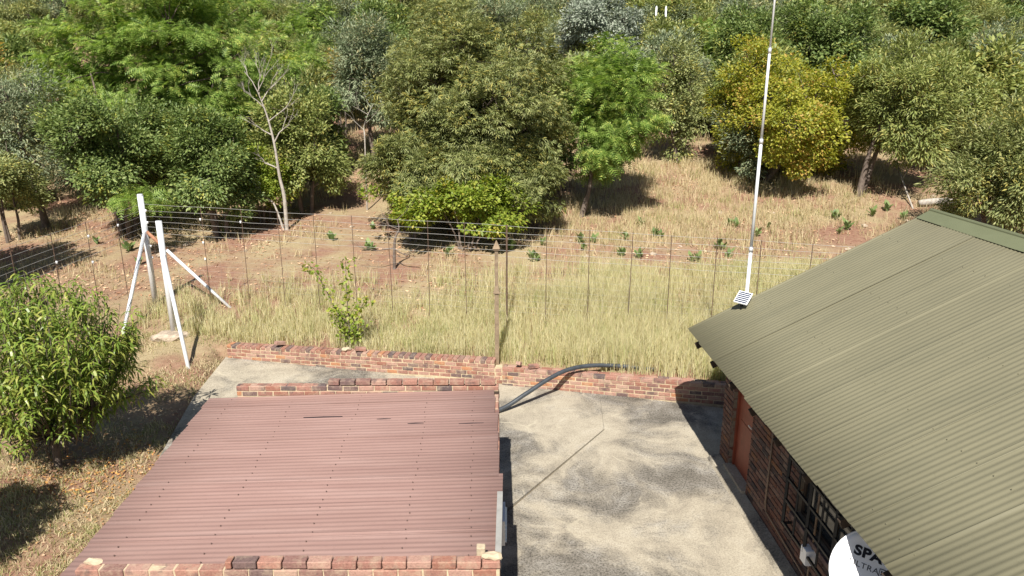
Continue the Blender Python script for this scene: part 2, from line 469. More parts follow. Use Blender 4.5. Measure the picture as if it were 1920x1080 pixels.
HB2 = [brick_mesh(BD, BD, BH, 70 + i, M['brick_house']) for i in range(3)]
STJ, HBJ = [tuple(np.array(v.co) for v in m.vertices) for m in ST], None

def lay_course(parent, p0, p1, length_from, length_to, z, offset, kind='st', depth_in=0.0, slope=0.0, cond=None, joined=None, miss=0.0, sets=None):
    """bricks along p0->p1 (plan, local to parent), between two distances; face plane is the line itself, bricks reach behind it"""
    p0, p1 = Vector((p0[0], p0[1])), Vector((p1[0], p1[1])); t = (p1 - p0).normalized(); nrm = Vector((-t.y, t.x))
    ang = math.atan2(t.y, t.x)
    step = (BL if kind == 'st' else BD) + JT
    s = length_from + offset * step - step * (1 if offset > 0 else 0)
    while s < length_to - .02:
        a, b = max(s, length_from), min(s + step - JT, length_to)
        s += step
        w = b - a
        if w < .04 or R.random() < miss: continue
        c = (a + b) / 2
        dep = BD if kind == 'st' else BL
        q = p0 + t * c + nrm * (dep / 2 + depth_in + R.uniform(-.004, .004))
        zz = z + slope * c + BH / 2 + R.uniform(-.002, .002)
        if cond is not None and not cond(c, zz): continue
        full = BL if kind == 'st' else BD
        if kind == 'st' and w < .15: me, sx = R.choice(sets[1] if sets else HB), w / BD
        elif kind == 'st': me, sx = R.choice(sets[0] if sets else ST), w / BL
        else: me, sx = R.choice(HD), w / BD
        if joined is not None and joined[0](c, zz):
            V = np.array([v.co for v in me.vertices]) * np.array([sx, 1, 1])
            ca, sa = math.cos(ang), math.sin(ang)
            W = np.stack([V[:, 0] * ca - V[:, 1] * sa + q.x, V[:, 0] * sa + V[:, 1] * ca + q.y, V[:, 2] + zz], -1)
            joined[1].quad_strip(W, [tuple(p.vertices) for p in me.polygons])
        else:
            add("brick", me, parent, (q.x, q.y, zz), (R.uniform(-.012, .012), -math.atan(slope) + R.uniform(-.008, .008), ang + R.uniform(-.012, .012)), (sx, 1, 1))

def core_box(p0, p1, d0, d1, z0a, z1a, z0b, z1b):
    p0, p1 = Vector((p0[0], p0[1])), Vector((p1[0], p1[1])); t = (p1 - p0).normalized(); n = Vector((-t.y, t.x))
    a, b, c, d = p0 + n * d0, p1 + n * d0, p1 + n * d1, p0 + n * d1
    return [(a.x, a.y, z0a), (b.x, b.y, z0b), (c.x, c.y, z0b), (d.x, d.y, z0a), (a.x, a.y, z1a), (b.x, b.y, z1b), (c.x, c.y, z1b), (d.x, d.y, z1a)]
BOXF = [(0,3,2,1),(4,5,6,7),(0,1,5,4),(1,2,6,5),(2,3,7,6),(3,0,4,7)]

# low garden wall, far-left stretch (its courses fall slightly to the left)
def garden_wall(name, label, a, b, za, zb, courses, top_kind, cover):
    org = Vector((a[0], a[1], 0))
    t = thing(name, label, "wall", org)
    p0, p1 = (0, 0), (b[0] - a[0], b[1] - a[1]); L = math.hypot(*p1); sl = (zb - za) / L
    # mortar core, 7 mm behind the brick faces
    V = core_box(p0, p1, .007, .215, za - courses * .085 - .1, za - .026, zb - courses * .085 - .1, zb - .026)
    add("mortar", pmesh("mortar", V, BOXF, M['mortar']), t)
    for k in range(courses):
        z = za - (k + 1) * .085 + .006
        if k == 0 and top_kind == 'hd': lay_course(t, p0, p1, 0, L, z, 0, 'hd', 0, sl)
        else:
            lay_course(t, p0, p1, 0, L, z, .5 * (k % 2), 'st', 0, sl)
            if k == 0: lay_course(t, p0, p1, 0, L, z, .35, 'st', .112, sl)
    return t
WLa, WLb = (-6.32, float(wall_line(-6.32))), (-.36, float(wall_line(-.36)))
WRa, WRb = (-.20, float(wall_line(-.20))), (4.7, float(wall_line(4.7)))
garden_wall("garden_wall", "low red brick wall with header coping behind the pink roofed shed", WLa, WLb, .40, .52, 5, 'hd', 0)
garden_wall("garden_wall", "low red brick wall running from the brown post to the green roofed house", WRa, WRb, .38, .45, 5, 'st', 0)
# broken pier between the two
px0 = Vector((WLb[0], WLb[1], 0))
t = thing("wall_pier", "crumbling cream mortar pier at the foot of the brown post", "pier", (-.28, wl(-.28), 0))
mb = MB().box(-.085, -.0, -.1, .085, .19, .36)
me = mb.mesh("mortar_stub", M['mortar']); add("mortar_stub", me, t)
for k in range(4): add("brick", R.choice(HB), t, (R.uniform(-.02, .02), .045, .05 + k * .085), (0, 0, R.uniform(-.1, .1)), (1.1, 1, 1))

def lump(name, label, cat, loc, s, mat, seed, rz=0, group=None):
    bm = bmesh.new(); bmesh.ops.create_icosphere(bm, subdivisions=2, radius=1); r = random.Random(seed)
    for v in bm.verts:
        k = 1 + r.uniform(-.22, .22); v.co = Vector((v.co.x * s[0] * k, v.co.y * s[1] * k, max(v.co.z, -.55) * s[2] * k))
    zmin = min(v.co.z for v in bm.verts)
    for v in bm.verts: v.co.z -= zmin
    me = bpy.data.meshes.new(name); bm.to_mesh(me); bm.free(); me.materials.append(mat)
    return tag(add(name, me, None, loc, (0, 0, rz)), label, cat, group)
def on_wall(px):                                             # point on top of the garden wall under a pixel column
    for X in np.arange(-6.3, 4.6, .01):
        Yc = float(wall_line(X)) + .1
        d = ray(px, 660)
        if X / Yc >= d[0] / (ray(px, 670)[1]): return X, Yc
def wtop(X):
    return .40 + (X + 6.32) / (WLb[0] - WLa[0]) * .12 if X < -.3 else .38 + (X + .2) / 4.9 * .07
for px, lab, ry, rz, me in ((527, "loose pale brick lying crooked on the far-left garden wall", .25, .8, ST[0]),
                            (676, "loose broken brick on the wall beside the sapling", .15, .35, ST[1]),
                            (972, "dark loose brick standing on the garden wall near the black pipe", .5, 1.2, HB[0]),
                            (1000, "pinkish loose brick lying on the garden wall left of the black pipe", .1, .4, ST[2])):
    X, Yc = on_wall(px)
    tag(add("loose_brick", me, None, (X, Yc, wtop(X) + .05 + (.03 if ry > .2 else 0)), (0, ry, rz)), lab, "brick")
X, Yc = on_wall(660)
lump("mortar_lump", "cream lump of old mortar on the wall beside the sapling", "mortar", (X - .12, Yc + .02, wtop(X) - .01), (.10, .08, .05), M['cement'], 4)

# ------------------------------------------------------------------ corrugated sheets
def corr_sheet(name, length, nwave, pitch, depth, mat, seg=8, lift=0.0, bow=0.0):
    """waves along local y, sheet runs along local x from 0 to length; one lap edge lifted a little"""
    n = nwave * seg + 1; y = np.linspace(0, nwave * pitch, n)
    z = depth / 2 * np.cos(2 * np.pi * y / pitch)
    e = np.clip((y - (nwave - .7) * pitch) / (.7 * pitch), 0, 1); z = z + lift * e
    xs = np.linspace(0, length, 5)
    V = []
    for x in xs:
        zb = bow * math.sin(x / length * math.pi)
        V += [(x, a, b + zb) for a, b in zip(y, z)]
    nV = len(V)
    V += [(a, b, c - .0016) for a, b, c in V]
    F = []
    for i in range(len(xs) - 1):
        for k in range(n - 1):
            a = i * n + k; F.append((a, a + n, a + n + 1, a + 1)); F.append((a + nV, a + nV + 1, a + nV + n + 1, a + nV + n))
    for k in range(n - 1):
        F.append((k, k + 1, k + 1 + nV, k + nV)); a = (len(xs) - 1) * n + k; F.append((a, a + nV, a + nV + 1, a + 1))
    for i in range(len(xs) - 1):
        a = i * n; F.append((a, a + nV, a + nV + n, a + n)); a = i * n + n - 1; F.append((a, a + n, a + nV + n, a + nV))
    return pmesh(name, V, F, mat, True)

def screws(name, pts, mat, parent, r=.011, nrm=(0, 0, 1), h=.008):
    mb = MB(); nrm = Vector(nrm)
    for p in pts:
        p = Vector(p); mb.tube([p - nrm * .004, p + nrm * h], [r, r * .7], 6)
    o = add(name, mb.mesh(name, mat), parent); tag(o, kind="stuff"); return o

# ------------------------------------------------------------------ the shed
SH = Vector((-2.15, 7.85, 0))
shed = thing("brick_shed", "low brick shed with a faded pink corrugated roof", "shed", SH)
FRx, FLx, BRx, BLx = -.11, -4.11, -.20, -4.13
YF, YB = 5.77, 10.08
def S(x, y): return (x - SH.x, y - SH.y)
# walls: mortar cores with brick faces
walls = [("front_wall", (FLx, YF), (FRx, YF)), ("rear_wall", (BRx, YB), (BLx, YB)), ("right_wall", (FRx, YF), (BRx, YB)), ("left_wall", (BLx, YB), (FLx, YF))]
TOPH = {"front_wall": 1.655, "rear_wall": 1.655, "right_wall": 1.57, "left_wall": 1.40}
for nm, a, b in walls:
    a2, b2 = S(*a), S(*b); L = math.hypot(b2[0] - a2[0], b2[1] - a2[1]); H = TOPH[nm]
    inset = .104 if nm in ("front_wall", "rear_wall") else 0
    ta = Vector((b2[0] - a2[0], b2[1] - a2[1])).normalized()
    ca = (a2[0] + ta.x * (.112 if not inset else .006), a2[1] + ta.y * (.112 if not inset else .006)); cb = (b2[0] - ta.x * (.112 if not inset else .006), b2[1] - ta.y * (.112 if not inset else .006))
    w = add(nm, pmesh(nm, core_box(ca, cb, .008, .100, -.1, H - .008, -.1, H - .008), BOXF, M['mortar']), shed)
    jm = MB(); n = int(round(H / .085))
    for k in range(n):
        z = H - (k + 1) * .085 + .006
        vis = (nm == "front_wall" and k < 6) or (nm == "rear_wall" and k < 1) or (nm == "right_wall" and k < 7)
        lo, hi = (0, L) if inset else (.115, L - .115)
        lay_course(w, a2, b2, lo, hi, z, .5 * (k % 2), 'st', 0, 0, None, (lambda c, zz, v=vis: not v, jm))
    # an extra, broken top course
    if nm == "front_wall": lay_course(w, a2, b2, 1.42, L, 1.665, .3, 'st', 0)
    if nm == "rear_wall": lay_course(w, a2, b2, 0, 2.55, 1.665, .2, 'st', 0, 0); lay_course(w, a2, b2, 2.6, L, 1.58, .5, 'st', -.01, 0)
    if jm.V: tag(add("brickwork", jm.mesh("brickwork", M['brick_isl']), w), kind="stuff")
mb = MB()
for c in ((FRx - .34 - SH.x, YF - SH.y + .004, 1.665), ):
    pass
# the inner mortar fillet on the rear wall, seen above the roof
# roof: a timber deck carrying the sheets
zr, zl = 1.60, 1.455
xr, xl = -.17, -4.47
sl_ang = math.atan2(zr - zl, xr - xl); LEN = math.hypot(xr - xl, zr - zl)
roof = add("roof", MB().box(.33, 0, -.10, LEN - .02, .075, -.02).box(.33, 1.35, -.10, LEN - .02, 1.42, -.02).box(.33, 2.7, -.10, LEN - .02, 2.77, -.02).box(.33, 3.98, -.10, LEN - .02, 4.05, -.02).mesh("rafters", M['timber']),
           shed, (xl - SH.x, 5.91 - SH.y, zl), (0, -sl_ang, 0))
yy, i = 0.0, 0
while yy < 4.02:
    nw = min(8, max(2, int(round((4.05 - yy) / .0762))))
    me = corr_sheet("roof_sheet", LEN + R.uniform(-.03, .03), nw, .0762, .0052, M['pink_roof'], 8, R.choice([.002, .003, .006]), R.uniform(-.004, .004))
    o = add("roof_sheet", me, roof, (R.uniform(-.012, .012) , yy, .004 * (i % 2) - .004 + .0008 * i), (0, 0, R.uniform(-.003, .003)))
    # edges of the sheets follow the taper of the shed
    o.location.x -= .17 * (yy / 4.0) - .085
    yy += (nw - (1 if nw == 8 else 0)) * .0762; i += 1
pts = []
for xx in (.42, 1.35, 2.35, 3.35, 4.02):
    for k in range(27):
        if R.random() < .93: pts.append((xx - .17 * (k * 2 * .0762 / 4) + R.uniform(-.02, .02) + .05, k * 2 * .0762 + .0762 * (k % 2) * 0 + R.uniform(-.008, .008), .008 + R.uniform(0, .002)))
screws("roof_screws", pts, M['screw'], roof, .008)
# split seams and lifted tears on the sheets
for (u, v, l, wdt) in ((1.55, 3.30, .55, .005), (3.05, 3.02, .22, .005), (3.75, 2.97, .34, .005), (2.6, 3.18, .2, .005)):
    V = [(u, v, .014), (u + l * .3, v - wdt, .016), (u + l, v, .013), (u + l * .5, v + wdt, .016)]
    add("seam_tear", pmesh("seam_tear", [(a, b, c) for a, b, c in V] + [(a, b, c - .010) for a, b, c in V],
        [(0, 1, 2, 3), (7, 6, 5, 4), (0, 4, 5, 1), (1, 5, 6, 2), (2, 6, 7, 3), (3, 7, 4, 0)], M['black']), roof)
# grey edge trim along the right edge and a mortar line
mbt = MB().box(FRx - .055 - SH.x, 5.90 - SH.y, 1.56, FRx + .006 - SH.x, 7.15 - SH.y, 1.632)
add("edge_trim", mbt.mesh("edge_trim", M['trim']), shed)
add("edge_trim", MB().box(-4.45 - SH.x, YF - .06 - SH.y, 1.43, -4.14 - SH.x, YF + .10 - SH.y, 1.50).mesh("edge_trim", M['trim']), shed)
# small louvre vent on the yard side
vx = FRx - .02 - SH.x
v_ = add("wall_vent", MB().box(vx, 7.15 - SH.y, .92, vx + .05, 7.55 - SH.y, 1.24).mesh("wall_vent", M['steel']), shed)
for k in range(5): add("louvre", MB().bar((vx + .055, 7.17 - SH.y, .96 + k * .055), (vx + .055, 7.53 - SH.y, .96 + k * .055), .03, .008, (.6, 0, 1)).mesh("louvre", M['steel']), v_)
# things lying on the shed
bk = add("brick_stub", brick_mesh(.085, .075, .16, 77, M['cement']), None, (-.30, 5.98, 1.69)); tag(bk, "yellowish brick stub standing on the shed roof corner", "brick")
lump("cement_lump", "cream cement lump on the shed wall corner beside the brick stub", "cement", (-.19, 5.84, 1.735), (.10, .05, .035), M['cement'], 2)
lump("cement_lump", "cream cement lump on the front left end of the shed wall", "cement", (-3.98, 5.87, 1.648), (.085, .035, .035), M['cement'], 3)

# ------------------------------------------------------------------ the house
HANG = math.atan(.045)
HO = Vector((2.97, 11.54, 0))
house = thing("brick_house", "brick house with an olive green corrugated gable roof", "house", HO, HANG)
EZ, RZ, RX, HLEN = 2.0, 3.985, 3.9, 14.4
WX0, WX1, WY1 = .45, 2 * RX - .45, -.76
def hl(X, Y, Z=0):
    d = Vector((X, Y, Z)) - HO; c, s = math.cos(-HANG), math.sin(-HANG)
    return Vector((d.x * c - d.y * s, d.x * s + d.y * c, d.z))
DY0, DY1, DZ0, DZ1 = -1.98, -1.16, .12, 1.95
WYa, WYb, WZa, WZb = -5.27, -3.57, .80, 1.75
mb = MB()
def west(y0, y1, z0, z1): mb.box(WX0 + .012, y0, z0, WX0 + .215, y1, z1)
WT = 2.12
west(DY1, WY1 - .005, -.1, WT); west(DY0, DY1, DZ1, WT); west(WYb, DY0, -.1, WT); west(WYa, WYb, -.1, WZa); west(WYa, WYb, WZb, WT); west(-HLEN + .4, WYa, -.1, WT)
# gable ends and the far long wall
for y0 in (WY1 - .21, -HLEN + .4):
    V = []
    for yv in (y0, y0 + .2): V += [(WX0 + .22, yv, -.1), (WX1 - .012, yv, -.1), (WX1 - .012, yv, 2.13), (RX, yv, 3.80), (WX0 + .22, yv, 2.15)]
    mb.quad_strip(V, [(4, 3, 2, 1, 0), (5, 6, 7, 8, 9), (0, 1, 6, 5), (1, 2, 7, 6), (2, 3, 8, 7), (3, 4, 9, 8), (4, 0, 5, 9)])
mb.box(WX1 - .21, -HLEN + .61, -.1, WX1, WY1 - .22, 2.12)
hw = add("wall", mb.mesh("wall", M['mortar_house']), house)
jm = MB()
def cond(c, z):
    y = WY1 - c
    if DY0 - .01 < y < DY1 + .01 and z < DZ1: return False
    if WYa < y < WYb and WZa < z < WZb: return False
    return True
for k in range(24):
    z = k * .085; zc = z + .04
    far = lambda c, zz: zz > 1.22 or c > 5.2
    cuts = [0, 8.0]
    if zc < DZ1: cuts = [0, WY1 - DY1, WY1 - DY0, 8.0]
    if WZa < zc < WZb: cuts = cuts[:-1] + [WY1 - WYb, WY1 - WYa, 8.0]
    for a_, b_ in zip(cuts[::2], cuts[1::2]):
        ph = ((a_ / (BL + JT)) % 1.0)
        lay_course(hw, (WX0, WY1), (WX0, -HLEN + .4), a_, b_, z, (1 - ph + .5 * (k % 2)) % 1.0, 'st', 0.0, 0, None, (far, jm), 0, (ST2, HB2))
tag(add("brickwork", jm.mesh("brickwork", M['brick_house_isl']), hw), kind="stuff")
# sloped plinth along the wall foot, with a step at the door
V = [(WX0 - .24, WY1 - .02, -.05), (WX0 - .24, -9, -.05), (WX0 + .0, -9, -.05), (WX0 + .0, WY1 - .02, -.05), (WX0 - .17, WY1 - .02, .045), (WX0 - .17, -9, .045), (WX0 - .002, -9, .075), (WX0 - .002, WY1 - .02, .075)]
add("plinth", pmesh("plinth", V, [(0,1,2,3),(7,6,5,4),(0,4,5,1),(1,5,6,2),(2,6,7,3),(3,7,4,0)], M['concrete']), house)
add("door_step", MB().box(WX0 - .06, DY0, .0, WX0 + .2, DY1, .118).mesh("door_step", M['concrete']), house)
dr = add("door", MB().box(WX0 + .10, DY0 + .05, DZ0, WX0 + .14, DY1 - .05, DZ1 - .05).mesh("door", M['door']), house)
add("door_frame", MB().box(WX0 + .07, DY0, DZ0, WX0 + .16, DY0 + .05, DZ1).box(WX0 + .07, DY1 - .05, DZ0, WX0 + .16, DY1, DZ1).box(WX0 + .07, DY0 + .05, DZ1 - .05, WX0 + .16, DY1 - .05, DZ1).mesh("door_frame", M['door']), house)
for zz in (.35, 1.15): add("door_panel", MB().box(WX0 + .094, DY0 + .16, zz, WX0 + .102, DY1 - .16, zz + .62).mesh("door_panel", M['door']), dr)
add("handle", MB().tube([(WX0 + .05, DY0 + .12, 1.08), (WX0 + .05, DY0 + .24, 1.08)], .011).tube([(WX0 + .10, DY0 + .12, 1.08), (WX0 + .05, DY0 + .12, 1.08)], .012).mesh("handle", M['steel']), dr)
win = add("window", MB().box(WX0 + .08, WYa, WZa, WX0 + .13, WYa + .05, WZb).box(WX0 + .08, WYb - .05, WZa, WX0 + .13, WYb, WZb)
          .box(WX0 + .08, WYa + .05, WZa, WX0 + .13, WYb - .05, WZa + .05).box(WX0 + .08, WYa + .05, WZb - .05, WX0 + .13, WYb - .05, WZb)
          .box(WX0 + .085, (WYa + WYb) / 2 - .02, WZa + .05, WX0 + .125, (WYa + WYb) / 2 + .02, WZb - .05).mesh("window_frame", M['timber']), house)
for a, b in ((WYa + .05, (WYa + WYb) / 2 - .02), ((WYa + WYb) / 2 + .02, WYb - .05)):
    add("pane", MB().box(WX0 + .10, a, WZa + .05, WX0 + .106, b, WZb - .05).mesh("pane", M['glass']), win)
add("sill", MB().box(WX0 - .05, WYa - .05, WZa - .07, WX0 + .15, WYb + .05, WZa - .004).mesh("sill", M['brick']), win)
gr = add("burglar_grille", MB().bar((WX0 - .10, WYa - .25, .62), (WX0 - .10, WYb + .10, .62), .03).mesh("grille_rail", M['iron']), house)
for k in range(7):
    yv = WYb + .08 - k * .31
    add("bar", MB().bar((WX0 - .10, yv, .62), (WX0 - .10, yv, 1.80), .035 if k % 2 == 0 else .022).mesh("bar", M['iron']), gr)
for zz in (.95, 1.25, 1.55, 1.80): add("bar", MB().bar((WX0 - .10, WYa - .25, zz), (WX0 - .10, WYb + .1, zz), .03, .03).mesh("bar", M['iron']), gr)
for yv in (WYb + .05, WYa - .2):
    for zz in (.62, 1.80): add("bracket", MB().bar((WX0 - .10, yv, zz), (WX0 + .03, yv, zz), .025).mesh("bracket", M['iron']), gr)
# conduit pipe down the wall, then along its foot
cy = -2.75
add("conduit", MB().tube([(WX0 - .02, cy, 2.1), (WX0 - .02, cy, .40), (WX0 - .02, cy - .06, .30), (WX0 - .02, -4.0, .22), (WX0 - .02, -6.0, .2)], .013, 6).mesh("conduit", M['conduit'], True), house)
jb = hl(3.60, 7.42)
box = add("junction_box", MB().box(WX0 - .11, jb.y - .075, .50, WX0 + .01, jb.y + .075, .70).mesh("junction_box", M['white']), house)
add("lid", MB().box(WX0 - .122, jb.y - .07, .505, WX0 - .112, jb.y + .07, .695).mesh("lid", M['white']), box)
add("conduit", MB().tube([(WX0 - .03, jb.y - .03, .70), (WX0 - .03, jb.y - .03, 2.1)], .014, 6).tube([(WX0 - .03, jb.y, .50), (WX0 - .03, jb.y, .2)], .012, 6).mesh("conduit", M['conduit'], True), house)

# roof: purlins and rafter ends carry the sheets
ra = math.atan2(RZ - EZ, RX); RLEN = math.hypot(RX, RZ - EZ)
mb = MB()
for k in range(8):
    for s in (0, 1):
        f = .04 + .13 * k
        x = RX * f if s == 0 else 2 * RX - RX * f; z = EZ + (RZ - EZ) * f
        mb.box(x - .025, -HLEN + .02, z - .095, x + .025, -.02, z - .03)
for k in range(17):
    y = -.42 - k * .82
    mb.bar((.03, y, EZ - .145), (RX, y, RZ - .145), .05, .10); mb.bar((2 * RX - .03, y, EZ - .145), (RX, y, RZ - .145), .05, .10)
hr = add("roof", mb.mesh("roof_frame", M['timber']), house)
yy, i = 0.0, 0
meshes = [corr_sheet("roof_sheet", RLEN + .03, 10, .0762, .0068, M['green_roof'], 8, l, b) for l, b in ((.002, .003), (.007, -.003), (.003, .0), (.013, .004))]
while yy < HLEN - .3:
    k = [3, 0, 1, 2, 3, 0, 2, 1, 0, 3][i % 10]
    # lap edge faces the camera on some sheets
    add("roof_sheet", meshes[k], hr, (R.uniform(-.015, .015), -yy - 10 * .0762, EZ + .003 * (i % 2)), (0, -ra, R.uniform(-.002, .002)))
    o = add("roof_sheet", meshes[k], hr, (2 * RX, -yy, EZ + .003 * (i % 2)), (0, -ra, math.pi))
    yy += 9 * .0762; i += 1
# ridge cap: two wings with a roll
def cap(name, y0, y1, zoff):
    wng = .27; c, s = math.cos(ra), math.sin(ra)
    prof = [(-wng * c, -wng * s + .0), (-.035, -.026 + .018), (-.03, .012), (-.012, .03), (.012, .03), (.03, .012), (.035, -.008), (wng * c, -wng * s)]
    V = []
    for y in (y0, y1): V += [(RX + a, y, RZ + .016 + zoff + b) for a, b in prof]
    n = len(prof); V += [(a, b, z - .002) for a, b, z in V]
    F = [(k, k + 1, k + 1 + n, k + n) for k in range(n - 1)] + [(k + 2*n, k + 3*n, k + 1 + 3*n, k + 1 + 2*n) for k in range(n - 1)]
    F += [(0, n, 3 * n, 2 * n), (n - 1, 3 * n - 1, 4 * n - 1, 2 * n - 1)]
    add(name, pmesh(name, V, F, M['green_cap']), hr)
for k in range(6): cap("ridge_cap", -k * 2.3 + .01, -k * 2.3 - 2.36, .003 * (k % 2))
pts = []
c, s = math.cos(ra), math.sin(ra)
for f in (.06, .3, .55, .8):
    for k in range(60):
        if R.random() < .9: pts.append((RX * f, -k * 3 * .0762 - .03, EZ + (RZ - EZ) * f + .012))
screws("roof_screws", pts, M['green_roof'], hr, .006, (-s, 0, c), .004)

# ------------------------------------------------------------------ satellite dish under the eave
DC = Vector((3.45, 5.76, 1.60))
dish = thing("satellite_dish", "white satellite dish with black lettering under the green eave", "dish", DC)
Nn = Vector((-.30, -.62, .72)).normalized()                 # where the dish faces
upv = Vector((.05, .55, .8)); upv = (upv - Nn * upv.dot(Nn)).normalized()
rt = upv.cross(Nn)
roll = rad(-20); rt, upv = rt * math.cos(roll) + upv * math.sin(roll), upv * math.cos(roll) - rt * math.sin(roll)
DR = .43
def dp(a, b, lift=0.0):
    return rt * a + upv * b + Nn * (((a * a + b * b) / DR ** 2) * .075 - .075 + lift)
V, F = [dp(0, 0)], []
rings, seg = 8, 40
for r_ in range(1, rings + 1):
    for k in range(seg):
        a = 2 * math.pi * k / seg; V.append(dp(DR * r_ / rings * math.cos(a), DR * r_ / rings * math.sin(a)))
for k in range(seg): F.append((0, 1 + k, 1 + (k + 1) % seg))
for r_ in range(rings - 1):
    for k in range(seg):
        a = 1 + r_ * seg; F.append((a + k, a + seg + k, a + seg + (k + 1) % seg, a + (k + 1) % seg))
nv = len(V); V2 = V + [v - Nn * .006 for v in V]; F2 = F + [tuple(i + nv for i in f[::-1]) for f in F]
e0 = 1 + (rings - 1) * seg
for k in range(seg): F2.append((e0 + k, e0 + k + nv, e0 + (k + 1) % seg + nv, e0 + (k + 1) % seg))
add("reflector", pmesh("reflector", V2, F2, M['white'], True), dish)
mb = MB().tube([dp(DR * math.cos(2 * math.pi * k / 40), DR * math.sin(2 * math.pi * k / 40), -.004) for k in range(41)], .008, 6)
add("rim", mb.mesh("rim", M['white'], True), dish)
arm_tip = -upv * .52 + Nn * .38
add("feed_arm", MB().bar(-upv * .40 + Nn * -.02, arm_tip, .025).mesh("feed_arm", M['steel']), dish)
add("feed_horn", MB().tube([arm_tip, arm_tip + (Nn * -.55 + upv * .6).normalized() * .12], [.035, .022], 12).mesh("feed_horn", M['white'], True), dish)
wloc = Vector((3.74, 5.85, 1.35)) - DC
add("mount", MB().tube([-Nn * .08, -Nn * .18, wloc], .022, 8).bar(wloc + Vector((0, -.07, -.1)), wloc + Vector((0, .07, .1)), .03).mesh("mount", M['steel']), dish)
def text_on_dish(txt, size, a0, b0, thick, squeeze=1.0):
    cu = bpy.data.curves.new("lettering", 'FONT'); cu.body = txt; cu.size = size; cu.offset = thick; cu.space_character = 1.08
    ob = bpy.data.objects.new("tmp", cu); COL.objects.link(ob)
    dg = bpy.context.evaluated_depsgraph_get(); me0 = ob.evaluated_get(dg).to_mesh()
    V = [dp(a0 + v.co.x * squeeze, b0 + v.co.y, .004) for v in me0.vertices]; F = [tuple(p.vertices) for p in me0.polygons]
    ob.evaluated_get(dg).to_mesh_clear(); bpy.data.objects.remove(ob)
    add("lettering", pmesh("lettering", V, F, M['black']), dish)
text_on_dish("SPACE", .125, -.255, .125, .006, 1.15)
text_on_dish("ULTRA", .075, -.275, .02, 0, 1.1)
text_on_dish("HD", .062, .005, .025, .001, 1.1)
mb = MB()
for (a, b, c2, d) in ((-.005, .013, .115, .013), (.115, .013, .115, .081), (.115, .081, -.005, .081), (-.005, .081, -.005, .013)):
    mb.bar(dp(a, b, .004), dp(c2, d, .004), .006, .002, Nn)
add("lettering", mb.mesh("lettering", M['black']), dish)

# ------------------------------------------------------------------ mast with its solar panel
px_, py_ = 4.04, 11.92
mz0 = float(terr(px_, py_)) - .1
mast = thing("telescopic_mast", "tall thin silver mast standing at the gable of the house", "mast", (px_, py_, mz0))
zs = [0, 3.5, 5.3, 6.7, 8.5]
rr = [.030, .026, .021, .016]
for k in range(4):
    add("tube", MB().tube([(0, 0, zs[k]), (0, 0, zs[k + 1] + .02)], rr[k], 12).mesh("tube", M['alu_paint'], True), mast)
    if k: add("collar", MB().tube([(0, 0, zs[k] - .05), (0, 0, zs[k] + .03)], rr[k - 1] + .006, 12).mesh("collar", M['steel'], True), mast)
pc = Vector((3.82, 11.42, 2.60))
panel = thing("solar_panel", "small solar panel with white frame on the roof edge by the mast", "solar panel", pc)
pn = Vector((-.12, -.36, .93)).normalized(); pu = Vector((.18, -.115, -.02)); pu = (pu - pn * pu.dot(pn)).normalized(); pv = pn.cross(pu)
def slabp(u0, u1, v0, v1, t0, t1):
    m_ = MB(); V = [pu * a + pv * b + pn * c for c in (t0, t1) for a, b in ((u0, v0), (u1, v0), (u1, v1), (u0, v1))]
    return m_.quad_strip(V, BOXF)
add("frame", slabp(-.112, .112, -.155, .155, -.02, 0).mesh("frame", M['white']), panel)
for k in range(6): add("cell", slabp(-.097, .097, -.143 + k * .049, -.143 + k * .049 + .032, .0, .003).mesh("cell", M['cell']), panel)
add("bracket", MB().bar(pn * -.02, Vector((.0, .05, -.24)), .025).bar(pn * -.02 + pv * -.1, Vector((-.03, -.06, -.27)), .02).mesh("bracket", M['iron']), panel)

# ------------------------------------------------------------------ black pipe over the wall
def spline(P, n=8):
    P = [Vector(p) for p in P]; out = []
    for i in range(len(P) - 1):
        a, b, c, d = P[max(i - 1, 0)], P[i], P[i + 1], P[min(i + 2, len(P) - 1)]
        for k in range(n):
            u = k / n; out.append(.5 * ((2 * b) + (c - a) * u + (2 * a - 5 * b + 4 * c - d) * u * u + (3 * b - a - 3 * c + d) * u ** 3))
    return out + [P[-1]]
hp = [(-2.3, 11.4, .04), (-1.2, 11.9, .04), (-.28, 12.42, .06), (.25, 12.72, .26), (.72, 13.02, .45), (1.12, 13.28, .535), (1.6, 13.50, .53), (2.2, 13.62, .47), (2.9, 13.62, .40)]
tag(add("black_pipe", MB().tube(spline(hp, 9), .043, 12).mesh("black_pipe", M['hose'], True)), "thick black plastic pipe arching over the low brick wall", "pipe")

# ------------------------------------------------------------------ brown finial post
bp = (-.31, 13.99); bz = .30
post = thing("gate_post", "slim brown wooden post with pointed cap behind the garden wall", "post", (bp[0], bp[1], bz))
add("shaft", MB().box(-.043, -.043, -.1, .043, .043, 1.62).mesh("shaft", M['post']), post)
add("upper_shaft", MB().box(-.034, -.034, 1.68, .034, .034, 2.52).mesh("upper_shaft", M['post']), post)
add("collar", MB().box(-.065, -.065, 1.60, .065, .065, 1.625).quad_strip([(-.06, -.06, 1.625), (.06, -.06, 1.625), (.06, .06, 1.625), (-.06, .06, 1.625), (-.03, -.03, 1.78), (.03, -.03, 1.78), (.03, .03, 1.78), (-.03, .03, 1.78)], BOXF).mesh("collar", M['post']), post)
fin = MB().box(-.06, -.06, 2.50, .06, .06, 2.53)
fin.quad_strip([(-.075, -.075, 2.53), (.075, -.075, 2.53), (.075, .075, 2.53), (-.075, .075, 2.53), (0, 0, 2.70)], [(0, 3, 2, 1), (0, 1, 4), (1, 2, 4), (2, 3, 4), (3, 0, 4)])
add("finial", fin.mesh("finial", M['post']), post)

